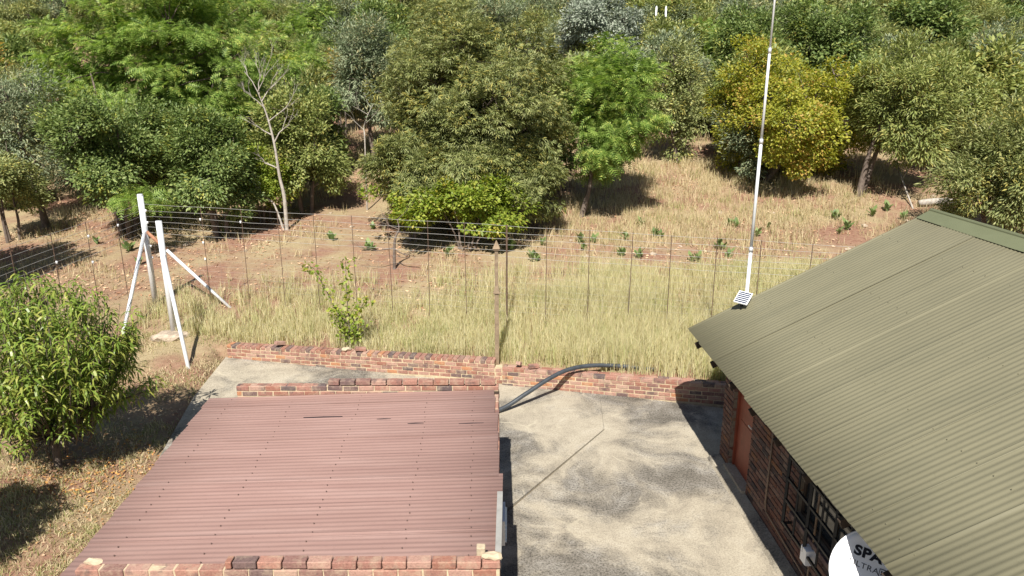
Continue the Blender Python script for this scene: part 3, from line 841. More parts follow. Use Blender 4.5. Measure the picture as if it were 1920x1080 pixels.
# ------------------------------------------------------------------ steel corner posts and the wire fence
def gpt(px, py): return on_ground(px, py)
A = np.array([-9.17, 17.75]); gA = float(terr(*A))
B = np.array([-7.86, 15.85]); gB = float(terr(*B))
Atop, Btop = 3.30, 3.02
cp = thing("corner_post", "white steel corner post with two braces where the fence turns", "post", (A[0], A[1], gA))
add("upright", MB().tube([(0, 0, -.2), (0, 0, Atop - gA)], .070, 14).mesh("upright", M['alu_paint'], True), cp)
add("cap", MB().tube([(0, 0, Atop - gA), (0, 0, Atop - gA + .02)], [.073, .06], 14).mesh("cap", M['alu_paint'], True), cp)
j = at_Y(273, 432, 17.72) - np.array([A[0], A[1], gA])
f1 = np.array([-7.02, 17.40]); f1 = np.array([f1[0] - A[0], f1[1] - A[1], float(terr(*f1)) - gA - .12])
f2 = np.array([-9.05, 15.75]); f2 = np.array([f2[0] - A[0], f2[1] - A[1], float(terr(*f2)) - gA - .12])
jz = Vector((0, 0, j[2]))
add("brace", MB().tube([jz, Vector(f2)], .044, 12).mesh("brace", M['alu_paint'], True), cp)
q_ = jz.lerp(Vector(f1), .24)
add("brace", MB().tube([q_, Vector(f1)], .040, 12).mesh("brace", M['alu_paint'], True), cp)
add("brace_stub", MB().tube([jz, q_], .042, 12).mesh("brace_stub", M['rust'], True), cp)
sp_ = thing("strainer_post", "white steel post with one long brace beside the peach tree", "post", (B[0], B[1], gB))
add("upright", MB().tube([(0, 0, -.2), (0, 0, Btop - gB)], .066, 14).mesh("upright", M['alu_paint'], True), sp_)
f3 = at_Z(353, 682, .32); f3[2] = float(terr(f3[0], f3[1])) - .08
j3 = at_Y(302, 474, 15.85)
add("brace", MB().tube([Vector((0, 0, j3[2] - gB)), Vector((f3[0] - B[0], f3[1] - B[1], f3[2] - gB))], .042, 12).mesh("brace", M['alu_paint'], True), sp_)
lump("concrete_footing", "rough concrete footing at the foot of the braced post", "footing", (B[0] - .02, B[1] - .2, gB - .10), (.42, .30, .12), M['stone'], 31)

def fpath(u):                                  # fence line, u metres from the corner to the right
    X = A[0] + u; return X, 17.75 - .185 * u
def ftop(u): return 3.08 - .024 * u
fence = thing("wire_fence", "tall wire fence with thin brown droppers across the dry grass", "fence", (A[0], A[1], gA))
run = 19.0
nW = 15
hs = [0, .16, .30, .44, .58, .72, .88, 1.04, 1.18, 1.32, 1.46, 1.60, 1.74, 1.88, 2.02]
for k, hh in enumerate(hs):
    P = []
    for u in np.arange(0, run + .01, .95):
        X, Y = fpath(u); P.append((X - A[0], Y - A[1], ftop(u) - hh - gA - .012 * math.sin(u * 2.1 + k)))
    add("wire", MB().tube(P, .0038 if k < 6 else .0014, 4).mesh("wire", M['wire'], True), fence)
us = [1.55, 2.6, 3.55, 4.45, 5.4, 6.3, 7.2, 8.1, 9.05, 9.95, 10.9, 11.8, 12.65, 13.6, 14.5, 15.5, 16.6, 17.7]
for i, u in enumerate(us):
    X, Y = fpath(u); g = float(terr(X, Y)); thick = i == 8
    add("dropper", MB().tube([(X - A[0], Y - A[1], g - gA - .1), (X - A[0] + R.uniform(-.03, .03), Y - A[1], ftop(u) - gA + .02)], .022 if thick else .0085, 6).mesh("dropper", M['dropper']), fence)
for k in range(64):                            # thin stays of the mesh on the lower half
    u = .2 + k * .29; X, Y = fpath(u); g = float(terr(X, Y))
    if k % 2 == 0: add("mesh_stay", MB().tube([(X - A[0], Y - A[1], g - gA), (X - A[0], Y - A[1], ftop(u) - 1.0 - gA)], .0016, 3).mesh("mesh_stay", M['wire']), fence)
lf = thing("wire_fence", "wire fence running from the corner post towards the left edge", "fence", (A[0], A[1], gA))
for k, hh in enumerate(hs):
    P = [(-.1 * u / 10, -u, 3.08 - hh - gA + .0 - .01 * math.sin(u)) for u in np.arange(0, 10.1, 1.0)]
    add("wire", MB().tube(P, .0038 if k < 6 else .0014, 4).mesh("wire", M['wire'], True), lf)
for u in (1.2, 2.4, 3.6, 4.8, 6.0, 7.2, 8.4, 9.6):
    X, Y = A[0] - .01 * u, A[1] - u; g = float(terr(X, Y))
    add("dropper", MB().tube([(X - A[0], -u, g - gA - .1), (X - A[0], -u, 3.1 - gA)], .0085, 6).mesh("dropper", M['dropper']), lf)
ins = MB()
def insul(p, parent):
    o = add("insulator", MB().tube([Vector(p) + Vector((0, 0, -.03)), Vector(p) + Vector((0, 0, .03))], [.02, .02], 8).mesh("insulator", M['white'], True), parent)
for hh in (.14, .44, .74, 1.04, 1.34):
    insul((.10, -.02, Atop - .25 - hh - gA), cp)
for (u, hh) in ((1.55, .30), (1.55, .88), (1.55, 1.3), (2.6, .3)): insul((fpath(u)[0] - A[0], fpath(u)[1] - A[1] - .02, ftop(u) - hh - gA), fence)
for (u, hh) in ((1.2, .3), (2.4, .3), (2.4, .88), (3.6, .58)): insul((-.01 * u + .02, -u, 3.08 - hh - gA), lf)

# ------------------------------------------------------------------ vegetation
def norm(a): return a / np.maximum(np.linalg.norm(a, axis=-1, keepdims=True), 1e-6)
def units(tv, tf, pos, dx, up, sc):
    x = norm(dx); y = norm(np.cross(up, x)); z = np.cross(x, y)
    s = np.asarray(sc)[:, None, None]
    tv = np.asarray(tv)
    V = pos[:, None, :] + s * (tv[None, :, 0:1] * x[:, None, :] + tv[None, :, 1:2] * y[:, None, :] + tv[None, :, 2:3] * z[:, None, :])
    n, k = len(pos), len(tv)
    F = (np.asarray(tf)[None] + (np.arange(n) * k)[:, None, None]).reshape(-1, np.asarray(tf).shape[1])
    return V.reshape(-1, 3), F

def T_leaf(w): return np.array([(0, 0, 0), (.45, w, .05), (1, 0, -.10), (.45, -w, .05)]), np.array([(0, 1, 2), (0, 2, 3)])
def T_tri(w):                                         # three narrow leaflets from one point
    V, F = [], []
    for k, a in enumerate((-.7, 0, .7)):
        c, s = math.cos(a), math.sin(a); b = len(V)
        V += [(0, 0, 0), (.55 * c - w * s, .55 * s + w * c, .06), (c, s, -.16), (.55 * c + w * s, .55 * s - w * c, .06)]
        F += [(b, b + 1, b + 2), (b, b + 2, b + 3)]
    return np.array(V), np.array(F)
def T_frond(n=6):                                     # feathery compound leaf
    V, F = [], []
    for k in range(n):
        u = (k + .6) / n; L = .42 * (1 - abs(u - .45) * 1.1); z = -.45 * u * u
        for s in (-1, 1):
            b = len(V)
            V += [(u - .04, 0, z), (u + .10 * .6 + L * .35, s * L, z - .10), (u + .09, 0, z - .02)]
            F += [(b, b + 1, b + 2)]
    return np.array(V), np.array(F)
TEMPL = {'leaf': T_leaf(.24), 'broad': T_leaf(.34), 'narrow': T_leaf(.12), 'tri': T_tri(.085), 'frond': T_frond(6)}

def make_tree(rx, ry, z0, z1, trunk_h, leaf, size, mat, clumps, per, cr, seed, stems=1, tr=.10, lobes=7, barkm='bark', droop=.3, shell=.55, flat=.75, bare=0, lean=(0, 0), base_round=.5):
    """crown + trunk meshes around a base at the origin; z0..z1 the crown's extent above the base"""
    g = np.random.default_rng(seed)
    cz, rz = (z0 + z1) / 2, (z1 - z0) / 2
    # lobes inside the main ellipsoid give an uneven outline
    lz = np.linspace(-.72, .62, lobes) + g.uniform(-.12, .12, lobes)
    la_ = np.arange(lobes) * 2.399 + g.uniform(-.5, .5, lobes)
    lrad = g.uniform(.30, .72, lobes) * np.sqrt(np.clip(1 - np.clip(lz, 0, 1) ** 2 * 1.3 - np.clip(-lz - .2, 0, 1) ** 2 * base_round, .08, 1))
    lc = np.stack([np.cos(la_) * lrad, np.sin(la_) * lrad, lz], -1); lr = g.uniform(.25, .47, lobes) * (1 - .15 * np.abs(lz))
    lc = np.vstack([lc, [[0, 0, 0]]]); lr = np.append(lr, .52)
    pick = g.choice(len(lr), clumps * 3, p=lr ** 2 / (lr ** 2).sum())
    d = norm(g.normal(size=(clumps * 3, 3))); rr_ = g.uniform(shell, 1.0, (clumps * 3, 1)) * np.where(g.random((clumps * 3, 1)) < .16, g.uniform(1.1, 1.5, (clumps * 3, 1)), 1)
    c = lc[pick] + d * rr_ * lr[pick][:, None]
    # drop those deep inside another lobe
    dist = np.min(np.linalg.norm(c[:, None] - lc[None], axis=-1) / lr[None], axis=1)
    c = c[(dist > shell * .85)][:clumps]
    C = c * np.array([rx, ry, rz]) + np.array([lean[0], lean[1], cz])
    C[:, 2] = np.maximum(C[:, 2], z0 * .9 + .1)
    n = len(C)
    sizes = cr * g.uniform(.5, 1.3, n)
    # leaves
    cnt = np.maximum(3, (per * (sizes / cr) ** 2 * g.uniform(.7, 1.2, n))).astype(int)
    ci = np.repeat(np.arange(n), cnt); m = len(ci)
    dd = norm(g.normal(size=(m, 3))); dd[:, 2] = dd[:, 2] * flat + .12
    pos = C[ci] + dd * (sizes[ci] * g.uniform(.15, 1.0, m) ** .6)[:, None]
    out = norm((C - np.array([lean[0], lean[1], cz - rz * .4])))[ci]
    dx = dd * .9 + out * .55 + g.normal(size=(m, 3)) * .45; dx[:, 2] -= droop
    up = np.array([0, 0, .9]) + g.normal(size=(m, 3)) * .35 + out * .9 + dd * .35
    tv, tf = TEMPL[leaf]
    V, F = units(tv, tf, pos, dx, up, size * g.uniform(.65, 1.25, m))
    crown = tmesh("crown", V, F, M[mat])
    # trunk, limbs, twigs
    mb = MB(); limbs = []
    for s in range(stems):
        a = 2 * math.pi * (s + g.uniform(0, .5)) / stems; sp = (0 if stems == 1 else .18)
        b0 = Vector((sp * math.cos(a), sp * math.sin(a), -.15))
        tp = Vector((lean[0] * .4 + (rx * .22 * math.cos(a) if stems > 1 else g.uniform(-.1, .1)), lean[1] * .4 + (ry * .22 * math.sin(a) if stems > 1 else g.uniform(-.1, .1)), trunk_h))
        top = Vector((tp.x * 1.8 + lean[0] * .5, tp.y * 1.8 + lean[1] * .5, cz + rz * .45))
        P = spline([b0, b0.lerp(tp, .5) + Vector((g.uniform(-.06, .06), g.uniform(-.06, .06), 0)), tp, top], 4)
        k = len(P); mb.tube(P, [tr * (1.15 - .95 * i / (k - 1)) for i in range(k)], 7, False)
        limbs += [(p, tr * (1.15 - .95 * i / (k - 1))) for i, p in enumerate(P) if p.z > trunk_h * .6]
    cen = [Vector(lc_ * np.array([rx, ry, rz]) + np.array([lean[0], lean[1], cz])) for lc_ in lc]
    for q in cen[:-1]:
        base, br = min(limbs[:max(1, len(limbs))], key=lambda e: (e[0] - q).length + abs(e[0].z - q.z * .6) * .6)
        mid = base.lerp(q, .5) + Vector((g.uniform(-.15, .15), g.uniform(-.15, .15), .12))
        P = spline([base, mid, q], 4); r0 = min(br * .7, tr * .55)
        mb.tube(P, [r0 * (1 - .8 * i / (len(P) - 1)) for i in range(len(P))], 5, False)
        limbs += [(p, r0 * .4) for p in P[3:]]
    LP = np.array([list(p) for p, _ in limbs])
    for i in range(n):
        if g.random() < .75:
            b = LP[np.argmin(np.linalg.norm(LP - C[i], axis=1))]; q = Vector(C[i]); b = Vector(b)
            mb.tube([b, b.lerp(q, .55) + Vector((0, 0, .05)), q], [tr * .14 + .004, tr * .09 + .003, .004], 4, False)
    trunk = mb.mesh("trunk", M[barkm], True)
    return trunk, crown

def plant_tree(name, label, meshes, loc, rz=0, scale=1.0, group=None, cat="tree"):
    t = thing(name, label, cat, loc, rz, group)
    t.scale = (scale,) * 3 if not hasattr(scale, '__len__') else scale
    add("trunk", meshes[0], t); add("crown", meshes[1], t)
    return t

def box_tree(name, label, Y, x0, y0, x1, y1, leaf, size, mat, clumps, per, cr, seed, base_px=None, cat="tree", ry=None, **kw):
    """a tree whose crown spans the pixel box when it stands Y metres ahead"""
    c = at_Y((x0 + x1) / 2, (y0 + y1) / 2, Y); w = (at_Y(x1, (y0 + y1) / 2, Y)[0] - at_Y(x0, (y0 + y1) / 2, Y)[0]) / 2
    bx = at_Y(base_px, y1, Y)[0] if base_px else c[0]
    g = float(terr(bx, Y)); zt, zb = at_Y(960, y0, Y)[2] - g, at_Y(960, y1, Y)[2] - g
    zb = max(zb, .12)
    kw.setdefault('trunk_h', max(.5, zb + (zt - zb) * .18))
    th = kw.pop('trunk_h')
    ms = make_tree(w, ry or w * .9, zb, zt, th, leaf, size, M and mat, clumps, per, cr, seed, lean=(c[0] - bx, 0), **kw)
    return plant_tree(name, label, ms, (bx, Y, g), cat=cat)

# left: feathery tree, bushes before it
box_tree("feathery_tree", "tall bright green feathery-leaved tree at the upper left behind the bushes", 28.5, 15, -120, 545, 320, 'frond', .36, 'jac', 300, 72, .80, 101, tr=.20, lobes=16, droop=.25, flat=.28, shell=.5, ry=3.4)
box_tree("leafy_bush", "broad dark green leafy bush left of the corner post", 23.9, 80, 160, 355, 395, 'leaf', .125, 'dark', 230, 190, .48, 102, cat="bush", tr=.09, stems=4, lobes=11)
box_tree("leafy_bush", "rounded dark green bush just behind the corner post", 23.5, 290, 205, 505, 398, 'leaf', .125, 'dark', 180, 190, .45, 103, cat="bush", tr=.08, stems=3, lobes=10)
box_tree("leafy_bush", "low glossy green bush at the foot of the bare dead tree", 25.0, 425, 285, 560, 385, 'leaf', .115, 'shrub', 90, 150, .38, 104, cat="bush", tr=.05, stems=3, lobes=7)
box_tree("yellowing_tree", "yellow-green bushy tree behind the bare dead trunk", 26.3, 470, 145, 655, 365, 'leaf', .125, 'olive2', 190, 170, .46, 105, tr=.08, stems=3, lobes=10)
box_tree("sparse_tree", "thin greyish tree at the far left edge with open crown", 25.0, -60, 120, 115, 340, 'narrow', .18, 'grey', 120, 75, .48, 106, tr=.13, stems=1, lobes=9, base_px=72, trunk_h=1.4, base_round=1.5)
box_tree("leafy_bush", "small low bush at the left edge under the thin tree", 23.5, -70, 285, 70, 385, 'leaf', .12, 'olive', 80, 140, .40, 107, cat="bush", tr=.05, stems=3, lobes=7)
box_tree("feathery_sapling", "small feathery sapling behind the top of the corner post", 21.8, 212, 350, 325, 394, 'frond', .30, 'jac', 18, 22, .34, 108, tr=.03, lobes=4, flat=.4, trunk_h=.6)
# centre
box_tree("willowy_tree", "large olive green willow-leaved tree in the middle beyond the fence", 24.2, 695, -5, 1065, 410, 'tri', .175, 'olive', 480, 125, .55, 110, tr=.14, stems=4, lobes=16, droop=.45, ry=3.0)
box_tree("willowy_bush", "rounded olive bush at the lower left of the large middle tree", 22.9, 685, 245, 865, 385, 'tri', .165, 'olive', 120, 120, .44, 111, cat="bush", tr=.05, stems=4, lobes=9, droop=.4)
box_tree("willowy_bush", "rounded olive bush at the lower right of the large middle tree", 22.8, 850, 255, 1045, 408, 'tri', .165, 'olive', 130, 120, .44, 112, cat="bush", tr=.05, stems=4, lobes=9, droop=.4)
box_tree("glossy_shrub", "low glossy yellow-green shrub under the large middle tree", 21.8, 715, 335, 1030, 430, 'broad', .115, 'shrub', 150, 120, .35, 113, cat="shrub", tr=.035, stems=5, lobes=14, ry=1.0)
box_tree("feathery_tree", "slender bright green feathery tree right of the large middle tree", 25.0, 1035, 45, 1250, 330, 'frond', .34, 'jac', 120, 50, .60, 114, tr=.10, lobes=12, flat=.3, base_round=3.5, shell=.4, base_px=1090, trunk_h=2.0, droop=.3)
box_tree("grey_tree", "grey-green fine-leaved tree left behind the large middle tree", 33.0, 590, 10, 770, 240, 'narrow', .20, 'grey', 190, 140, .58, 115, tr=.11, lobes=11, base_px=700)
box_tree("slim_tree", "slim dark open-crowned tree left of the yellow tree", 31.5, 1190, 55, 1325, 305, 'leaf', .145, 'olive', 130, 95, .46, 116, tr=.09, lobes=9, base_px=1275, stems=2)
# right
box_tree("yellow_tree", "round yellow-leaved tree behind the tall mast", 28.2, 1285, 92, 1650, 375, 'broad', .112, 'yellow', 340, 220, .50, 117, tr=.11, stems=3, lobes=15, base_px=1420)
box_tree("olive_tree", "olive green tree with two dark trunks right of the yellow tree", 26.2, 1575, 70, 1815, 305, 'narrow', .185, 'olive2', 260, 150, .52, 118, tr=.12, stems=2, lobes=12, base_px=1622, trunk_h=1.9, base_round=2.5)
box_tree("leafy_tree", "grey-olive tree rising at the right edge behind the house roof", 20.8, 1780, 175, 2000, 450, 'narrow', .165, 'olive', 270, 150, .46, 119, tr=.10, stems=3, lobes=12)
box_tree("grey_tree", "pale grey-green tree high at the right edge", 31.0, 1785, 40, 1990, 260, 'narrow', .20, 'grey', 210, 130, .58, 120, tr=.11, lobes=10)
box_tree("yellowing_tree", "small yellowish tree between the olive and the right edge trees", 27.5, 1745, 140, 1875, 310, 'leaf', .135, 'olive2', 120, 140, .46, 121, tr=.08, lobes=9, stems=2)
# up the slope
box_tree("silver_bush", "silvery grey bush on the slope above the slender feathery tree", 43, 1025, -15, 1205, 95, 'leaf', .21, 'silver', 130, 120, .58, 122, cat="bush", tr=.09, lobes=10)
box_tree("dark_tree", "dense dark green tree directly behind the mast's upper half", 36, 1325, 5, 1485, 195, 'leaf', .18, 'dark', 160, 150, .60, 123, tr=.11, lobes=10)
box_tree("dark_tree", "dense green tree behind the right half of the yellow tree", 37, 1455, -5, 1645, 175, 'leaf', .18, 'dark', 170, 150, .60, 124, tr=.11, lobes=10)
box_tree("orange_shrub", "orange-brown shrub on the slope above the grassy gap", 37, 595, 98, 675, 180, 'leaf', .15, 'orange', 55, 130, .42, 125, cat="shrub", tr=.05, lobes=7, stems=3)
box_tree("feathery_sapling", "small bright green feathery tree left of the orange shrub", 36, 530, 82, 625, 178, 'frond', .34, 'jac', 40, 34, .48, 126, tr=.06, lobes=7, flat=.5)

# bare dead tree
def bare_tree(name, label, base, Y, pxs, side, r0, seed, bk='bark_pale'):
    g = float(terr(at_Y(*base, Y)[0], Y)); b = at_Y(base[0], base[1], Y); org = Vector((b[0], Y, g))
    t = thing(name, label, "tree", org); rr_ = random.Random(seed)
    P = [Vector((0, 0, -.1))] + [Vector(at_Y(x, y, Y + rr_.uniform(-.15, .15))) - org for x, y in pxs]
    P = spline(P, 4); n = len(P)
    add("trunk", MB().tube(P, [r0 * (1 - .8 * i / (n - 1)) for i in range(n)], 8, False).mesh("trunk", M[bk], True), t)
    def grow(p, d, L, r, depth, mb):
        q = p + d * L; m = p.lerp(q, .5) + Vector((rr_.uniform(-.1, .1), rr_.uniform(-.1, .1), rr_.uniform(-.03, .08))) * L
        mb.tube([p, m, q], [r, r * .75, r * .5], 5 if depth > 1 else 4, False)
        if depth:
            for k in range(rr_.choice((2, 3))):
                dn = (d + Vector((rr_.uniform(-.7, .7), rr_.uniform(-.7, .7), rr_.uniform(-.1, .6)))).normalized()
                grow(m.lerp(q, rr_.uniform(.2, 1)), dn, L * rr_.uniform(.55, .8), r * .5, depth - 1, mb)
    for (i, (dx, dy, dz), L) in side:
        mb = MB(); k = int(i * (n - 1)); grow(P[k], Vector((dx, dy, dz)).normalized(), L, r0 * .5 * (1.1 - i * .6), 3, mb)
        add("branch", mb.mesh("branch", M[bk], True), t)
bare_tree("bare_tree", "pale leafless dead tree in front of the left bushes", (537, 420), 24.2, [(533, 370), (524, 330), (514, 268), (500, 215), (483, 172)],
          [(1, (-.5, .1, .8), .75), (1, (.45, -.2, .8), .8), (.97, (.1, .3, 1), .7), (.75, (.9, -.2, .6), .85), (.6, (.8, .2, .9), .8), (.66, (-.8, 0, .5), .6), (.88, (-.7, -.2, .7), .6), (.9, (.6, .2, .7), .8), (.45, (-.8, .1, .3), .5)], .075, 5)
bare_tree("bare_tree", "small crooked leafless stem beside the pale dead tree", (532, 418), 24.1, [(515, 385), (500, 372), (488, 365)], [(.6, (-.8, 0, .6), .4), (.9, (-.6, .2, .7), .4)], .04, 6)
bare_tree("bare_tree", "thin leafless sapling standing in the grassy gap left of the middle tree", (683, 300), 26.5, [(684, 262), (682, 240), (690, 215), (700, 195)], [(.4, (-.7, 0, .7), .6), (.6, (.7, 0, .7), .6), (.9, (-.4, .1, .9), .6), (.75, (-.9, .1, .5), .6)], .03, 8)

bare_tree("dry_branch", "dark dry branch standing in the soil before the large middle tree", (738, 478), 20.2, [(740, 452), (748, 430), (745, 412)], [(.3, (.5, -.3, -.2), .5), (.3, (-.6, -.4, .0), .6), (.7, (-.7, 0, .3), .4), (1, (.6, 0, .5), .35)], .05, 12, 'bark')
# a tree left of the frame: only its shade reaches the slope at the left edge
plant_tree("shade_tree", "leafy tree just left of the frame whose shade darkens the left slope", make_tree(2.0, 1.9, 1.0, 5.2, 1.4, 'leaf', .15, 'dark', 200, 150, .5, 140, 2, .12, 10), (-15.4, 18.4, float(terr(-15.4, 18.4))))
# copies over the hillside
protos = {}
spec = [('olive', 'narrow', 'grey-olive rounded'), ('olive2', 'leaf', 'yellow-olive rounded'), ('dark', 'leaf', 'dense dark green'), ('grey', 'narrow', 'pale grey-green'),
        ('jac', 'frond', 'bright green feathery'), ('orange', 'leaf', 'orange-brown'), ('shrub', 'leaf', 'yellow-green')]
for i, (mat, leaf, w) in enumerate(spec):
    for v in (0, 1) if i < 4 else (0,):
        protos[(i, v)] = make_tree(1.9, 1.8, .25, 3.5, .8, leaf, .215 if leaf != 'frond' else .40, mat, 130, 105 if leaf != 'frond' else 20, .50, 300 + i * 3 + v, 2, .08, 9)
weights = [.32, .20, .21, .20, .02, .03, .02]
count = 0
marks = [(-200, 'the thin left-edge tree'), (130, 'the tall feathery tree at upper left'), (430, 'the bare dead tree'), (570, 'the grassy gap'), (720, 'the large middle tree'),
         (1040, 'the slender feathery tree'), (1200, 'the slim dark tree'), (1330, 'the yellow tree'), (1600, 'the olive tree'), (1790, 'the tree at the right edge')]
def where(px, Y):
    m_ = [n for a, n in marks if px >= a][-1]
    return ("just behind " if Y < 37 else "on the slope above " if Y < 44 else "high on the slope above ") + m_
def proj(X, Y, Z):
    dz = Z - CAM_H; zc = Y * CP - dz * SP; yc = -(Y * SP + dz * CP)
    return 960 + F_PX * X / zc, 540 + F_PX * yc / zc
cover = np.full(260, 1080.0)
for (x0_, x1_, y0_) in ((60, 500, 0), (740, 1030, 20), (1080, 1200, 90), (1340, 1600, 130), (1620, 1780, 100), (1820, 1920, 70)):
    cover[x0_ // 8 + 10: x1_ // 8 + 10] = y0_
rows = np.arange(29.0, 78, 2.2)
for ri, Y0 in enumerate(rows):
    half = .745 * Y0 + 1.5
    X0 = -half + R.uniform(0, 2)
    while X0 < half:
        X, Y = X0 + R.uniform(-.8, .8), Y0 + R.uniform(-1.0, 1.0)
        X0 += R.uniform(2.4, 3.9)
        i = R.choices(range(7), weights)[0]; v = R.randint(0, 1) if i < 4 else 0
        s = R.uniform(.65, 1.15) * (1 + max(0, Y - 34) * .005)
        z = float(terr(X, Y)); ppx, ptop = proj(X, Y, z + 3.4 * s); pbot = proj(X, Y, z)[1]
        if pbot < 4 or (Y < 49 and 1185 < ppx < 1295 and ptop < 36): continue
        wpx = F_PX * 1.7 * s / Y; c0, c1 = int(np.clip((ppx - wpx) / 8 + 10, 0, 258)), int(np.clip((ppx + wpx) / 8 + 10, 1, 259)) + 1
        if Y > 37 and np.quantile(cover[c0:c1], .7) < ptop + 5: continue
        if ptop > 120 and 640 < ppx < 760: continue
        if Y < 40 and 575 < ppx < 740: continue
        if Y < 35 and (1000 < ppx < 1330 or 1560 < ppx < 1800): continue
        m0, m1 = c0 + (c1 - c0) // 5, c1 - (c1 - c0) // 5
        cover[m0:m1] = np.minimum(cover[m0:m1], ptop + 12)
        plant_tree("hillside_tree", spec[i][2] + " bush " + where(ppx, Y), protos[(i, v)], (X, Y, z - .05), R.uniform(0, 6.28),
                   (s * R.uniform(.9, 1.25), s * R.uniform(.9, 1.25), s * R.uniform(.85, 1.2)), group=spec[i][2] + " bushes " + where(ppx, Y))
        count += 1

for px_b, Yb, sb_, i_ in ((1215, 45.5, .95, 0), (1262, 45.0, 1.0, 1)):
    pb_ = at_Y(px_b, 40, Yb); gb_ = float(terr(pb_[0], Yb)); top_ = at_Y(px_b, 29 + 4 * i_, Yb)[2] - gb_
    plant_tree("hillside_tree", ("grey-olive bush hiding the foot of the left white post", "yellow-olive bush hiding the foot of the right white post")[i_], protos[(i_, 0)], (pb_[0], Yb, gb_ - .05), 1.0 + i_, (1.2, 1.2, top_ / 3.45))
# two white posts far up the slope
for k, (px, lab) in enumerate(((1231, "left one of two short white posts far up the slope"), (1249, "right one of two short white posts far up the slope"))):
    Y = 48; top = at_Y(px, 13, Y); g = float(terr(top[0], Y))
    t = thing("white_post", lab, "post", (top[0], Y, g))
    add("shaft", MB().tube([(0, 0, -.1), (0, 0, top[2] - g)], .055, 10).mesh("shaft", M['white'], True), t)
    add("cap", MB().tube([(0, 0, top[2] - g), (0, 0, top[2] - g + .05)], [.07, .03], 10).mesh("cap", M['white'], True), t)

# ------------------------------------------------------------------ peach trees
def spray_mesh(seed):
    """a shoot tip: narrow leaves radiating from it and drooping at their ends"""
    g = np.random.default_rng(seed); V, F = [], []
    for k in range(12):
        a = k * 2.4 + g.uniform(-.35, .35); el = g.uniform(.15, .95) * (1 - k / 13) - .15
        L = g.uniform(.16, .23); w = L * .068
        d = Vector((math.cos(a), math.sin(a), 0)); sd = Vector((-d.y, d.x, 0)); b = len(V)
        st = Vector((0, 0, -.013 * k + .05))
        p1 = st + d * L * .36 * math.cos(el) + Vector((0, 0, L * .36 * math.sin(el)))
        p2 = p1 + d * L * .30 * math.cos(el - .7) + Vector((0, 0, L * .30 * math.sin(el - .7)))
        p3 = p2 + d * L * .34 * math.cos(el - 1.25) + Vector((0, 0, L * .34 * math.sin(el - 1.25)))
        V += [st, p1 + sd * w, p1 - sd * w, p2 + sd * w * .9, p2 - sd * w * .9, p3]
        F += [(b, b + 1, b + 2), (b + 1, b + 3, b + 4), (b + 1, b + 4, b + 2), (b + 3, b + 5, b + 4)]
    return pmesh("leaf_spray", V, F, M['peach'])
SPR = [spray_mesh(i) for i in range(6)]
def peach(name, label, base, rx, ry, z0, z1, nspray, seed, parts=True, trunk_r=.06, lowlimb=False):
    g = np.random.default_rng(seed)
    t = thing(name, label, "tree", base)
    cz, rz = (z0 + z1) / 2, (z1 - z0) / 2
    C = []
    # upright shoots: each shoot a leafy column
    nsh = nspray // 9
    mb = MB()
    fork = Vector((0, 0, .55))
    mb.tube(spline([Vector((0, 0, -.1)), Vector((.02, .01, .3)), fork], 4), [trunk_r * (1.1 - .03 * i) for i in range(9)], 8, False)
    for s in range(nsh):
        a = g.uniform(0, 2 * math.pi); r_ = math.sqrt(g.uniform(.02, 1))
        fx, fy = rx * r_ * math.cos(a), ry * r_ * math.sin(a)
        top = cz + rz * math.sqrt(max(0, 1 - r_ ** 2 * .92)) * g.uniform(.75, 1.05)
        bot = cz - rz * math.sqrt(max(0, 1 - r_ ** 2 * .92)) * g.uniform(.5, 1)
        tip = Vector((fx * g.uniform(.95, 1.1), fy * g.uniform(.95, 1.1), top)); low = Vector((fx * .80, fy * .80, max(bot, z0)))
        mb.tube(spline([fork, fork.lerp(low, .55) + Vector((0, 0, -.05)), low, tip], 3), [trunk_r * .32 * (1 - .1 * i) + .002 for i in range(10)], 4, False)
        for k in range(9):
            u = (k + g.uniform(0, .8)) / 8.6
            p = low.lerp(tip, u); sd = .15 * (1 - .55 * u)
            C.append((p.x + g.normal() * sd, p.y + g.normal() * sd, p.z + g.normal() * .05))
    if lowlimb:
        e = Vector((1.55, .55, 1.15))
        mb.tube(spline([fork, Vector((.8, .25, .95)), e], 4), [.03 * (1 - .09 * i) for i in range(9)], 5, False)
        for u in np.linspace(.35, 1, 14):
            p = fork.lerp(e, u); C.append((p.x + g.normal() * .08, p.y + g.normal() * .08, p.z + .12 + g.normal() * .06))
    add("trunk", mb.mesh("trunk", M['bark'], True), t)
    C = np.array(C)
    # the sprays farthest out show largest
    o = norm(C - np.array([0, 0, cz])); score = (np.linalg.norm((C - [0, 0, cz]) / [rx, ry, rz], axis=1) - .35 * o[:, 1]) * -1
    order = np.argsort(score)
    nparts = 290 if parts else 0
    inner = order[nparts:]
    Vs, Fs, off = [], [], 0
    for i in inner:
        me_ = SPR[int(g.integers(6))]; TV = np.array([v.co for v in me_.vertices]); TF = np.array([p.vertices for p in me_.polygons])
        rot = np.array(Matrix.Rotation(g.uniform(0, 6.28), 3, 'Z')) @ np.array(Matrix.Rotation(g.normal() * .3, 3, 'X'))
        Vs.append((TV * g.uniform(.8, 1.15)) @ rot.T + C[i]); Fs.append(TF + off); off += len(TV)
    cr = add("crown", tmesh("crown", np.vstack(Vs), np.vstack(Fs), M['peach']), t)
    for i in order[:nparts]:
        tilt = g.normal(size=2) * .3
        add("leaf_spray", SPR[int(g.integers(6))], cr, tuple(C[i]), (tilt[0] - .15, tilt[1], g.uniform(0, 6.28)), (g.uniform(.85, 1.25),) * 3)
    return t
pb = (-7.37, 10.45, float(terr(-7.37, 10.45)))
peach("peach_tree", "leafy peach tree with drooping narrow leaves left of the pink shed roof", pb, 1.36, 1.2, .30, 3.24, 950, 51, True, .06, True)
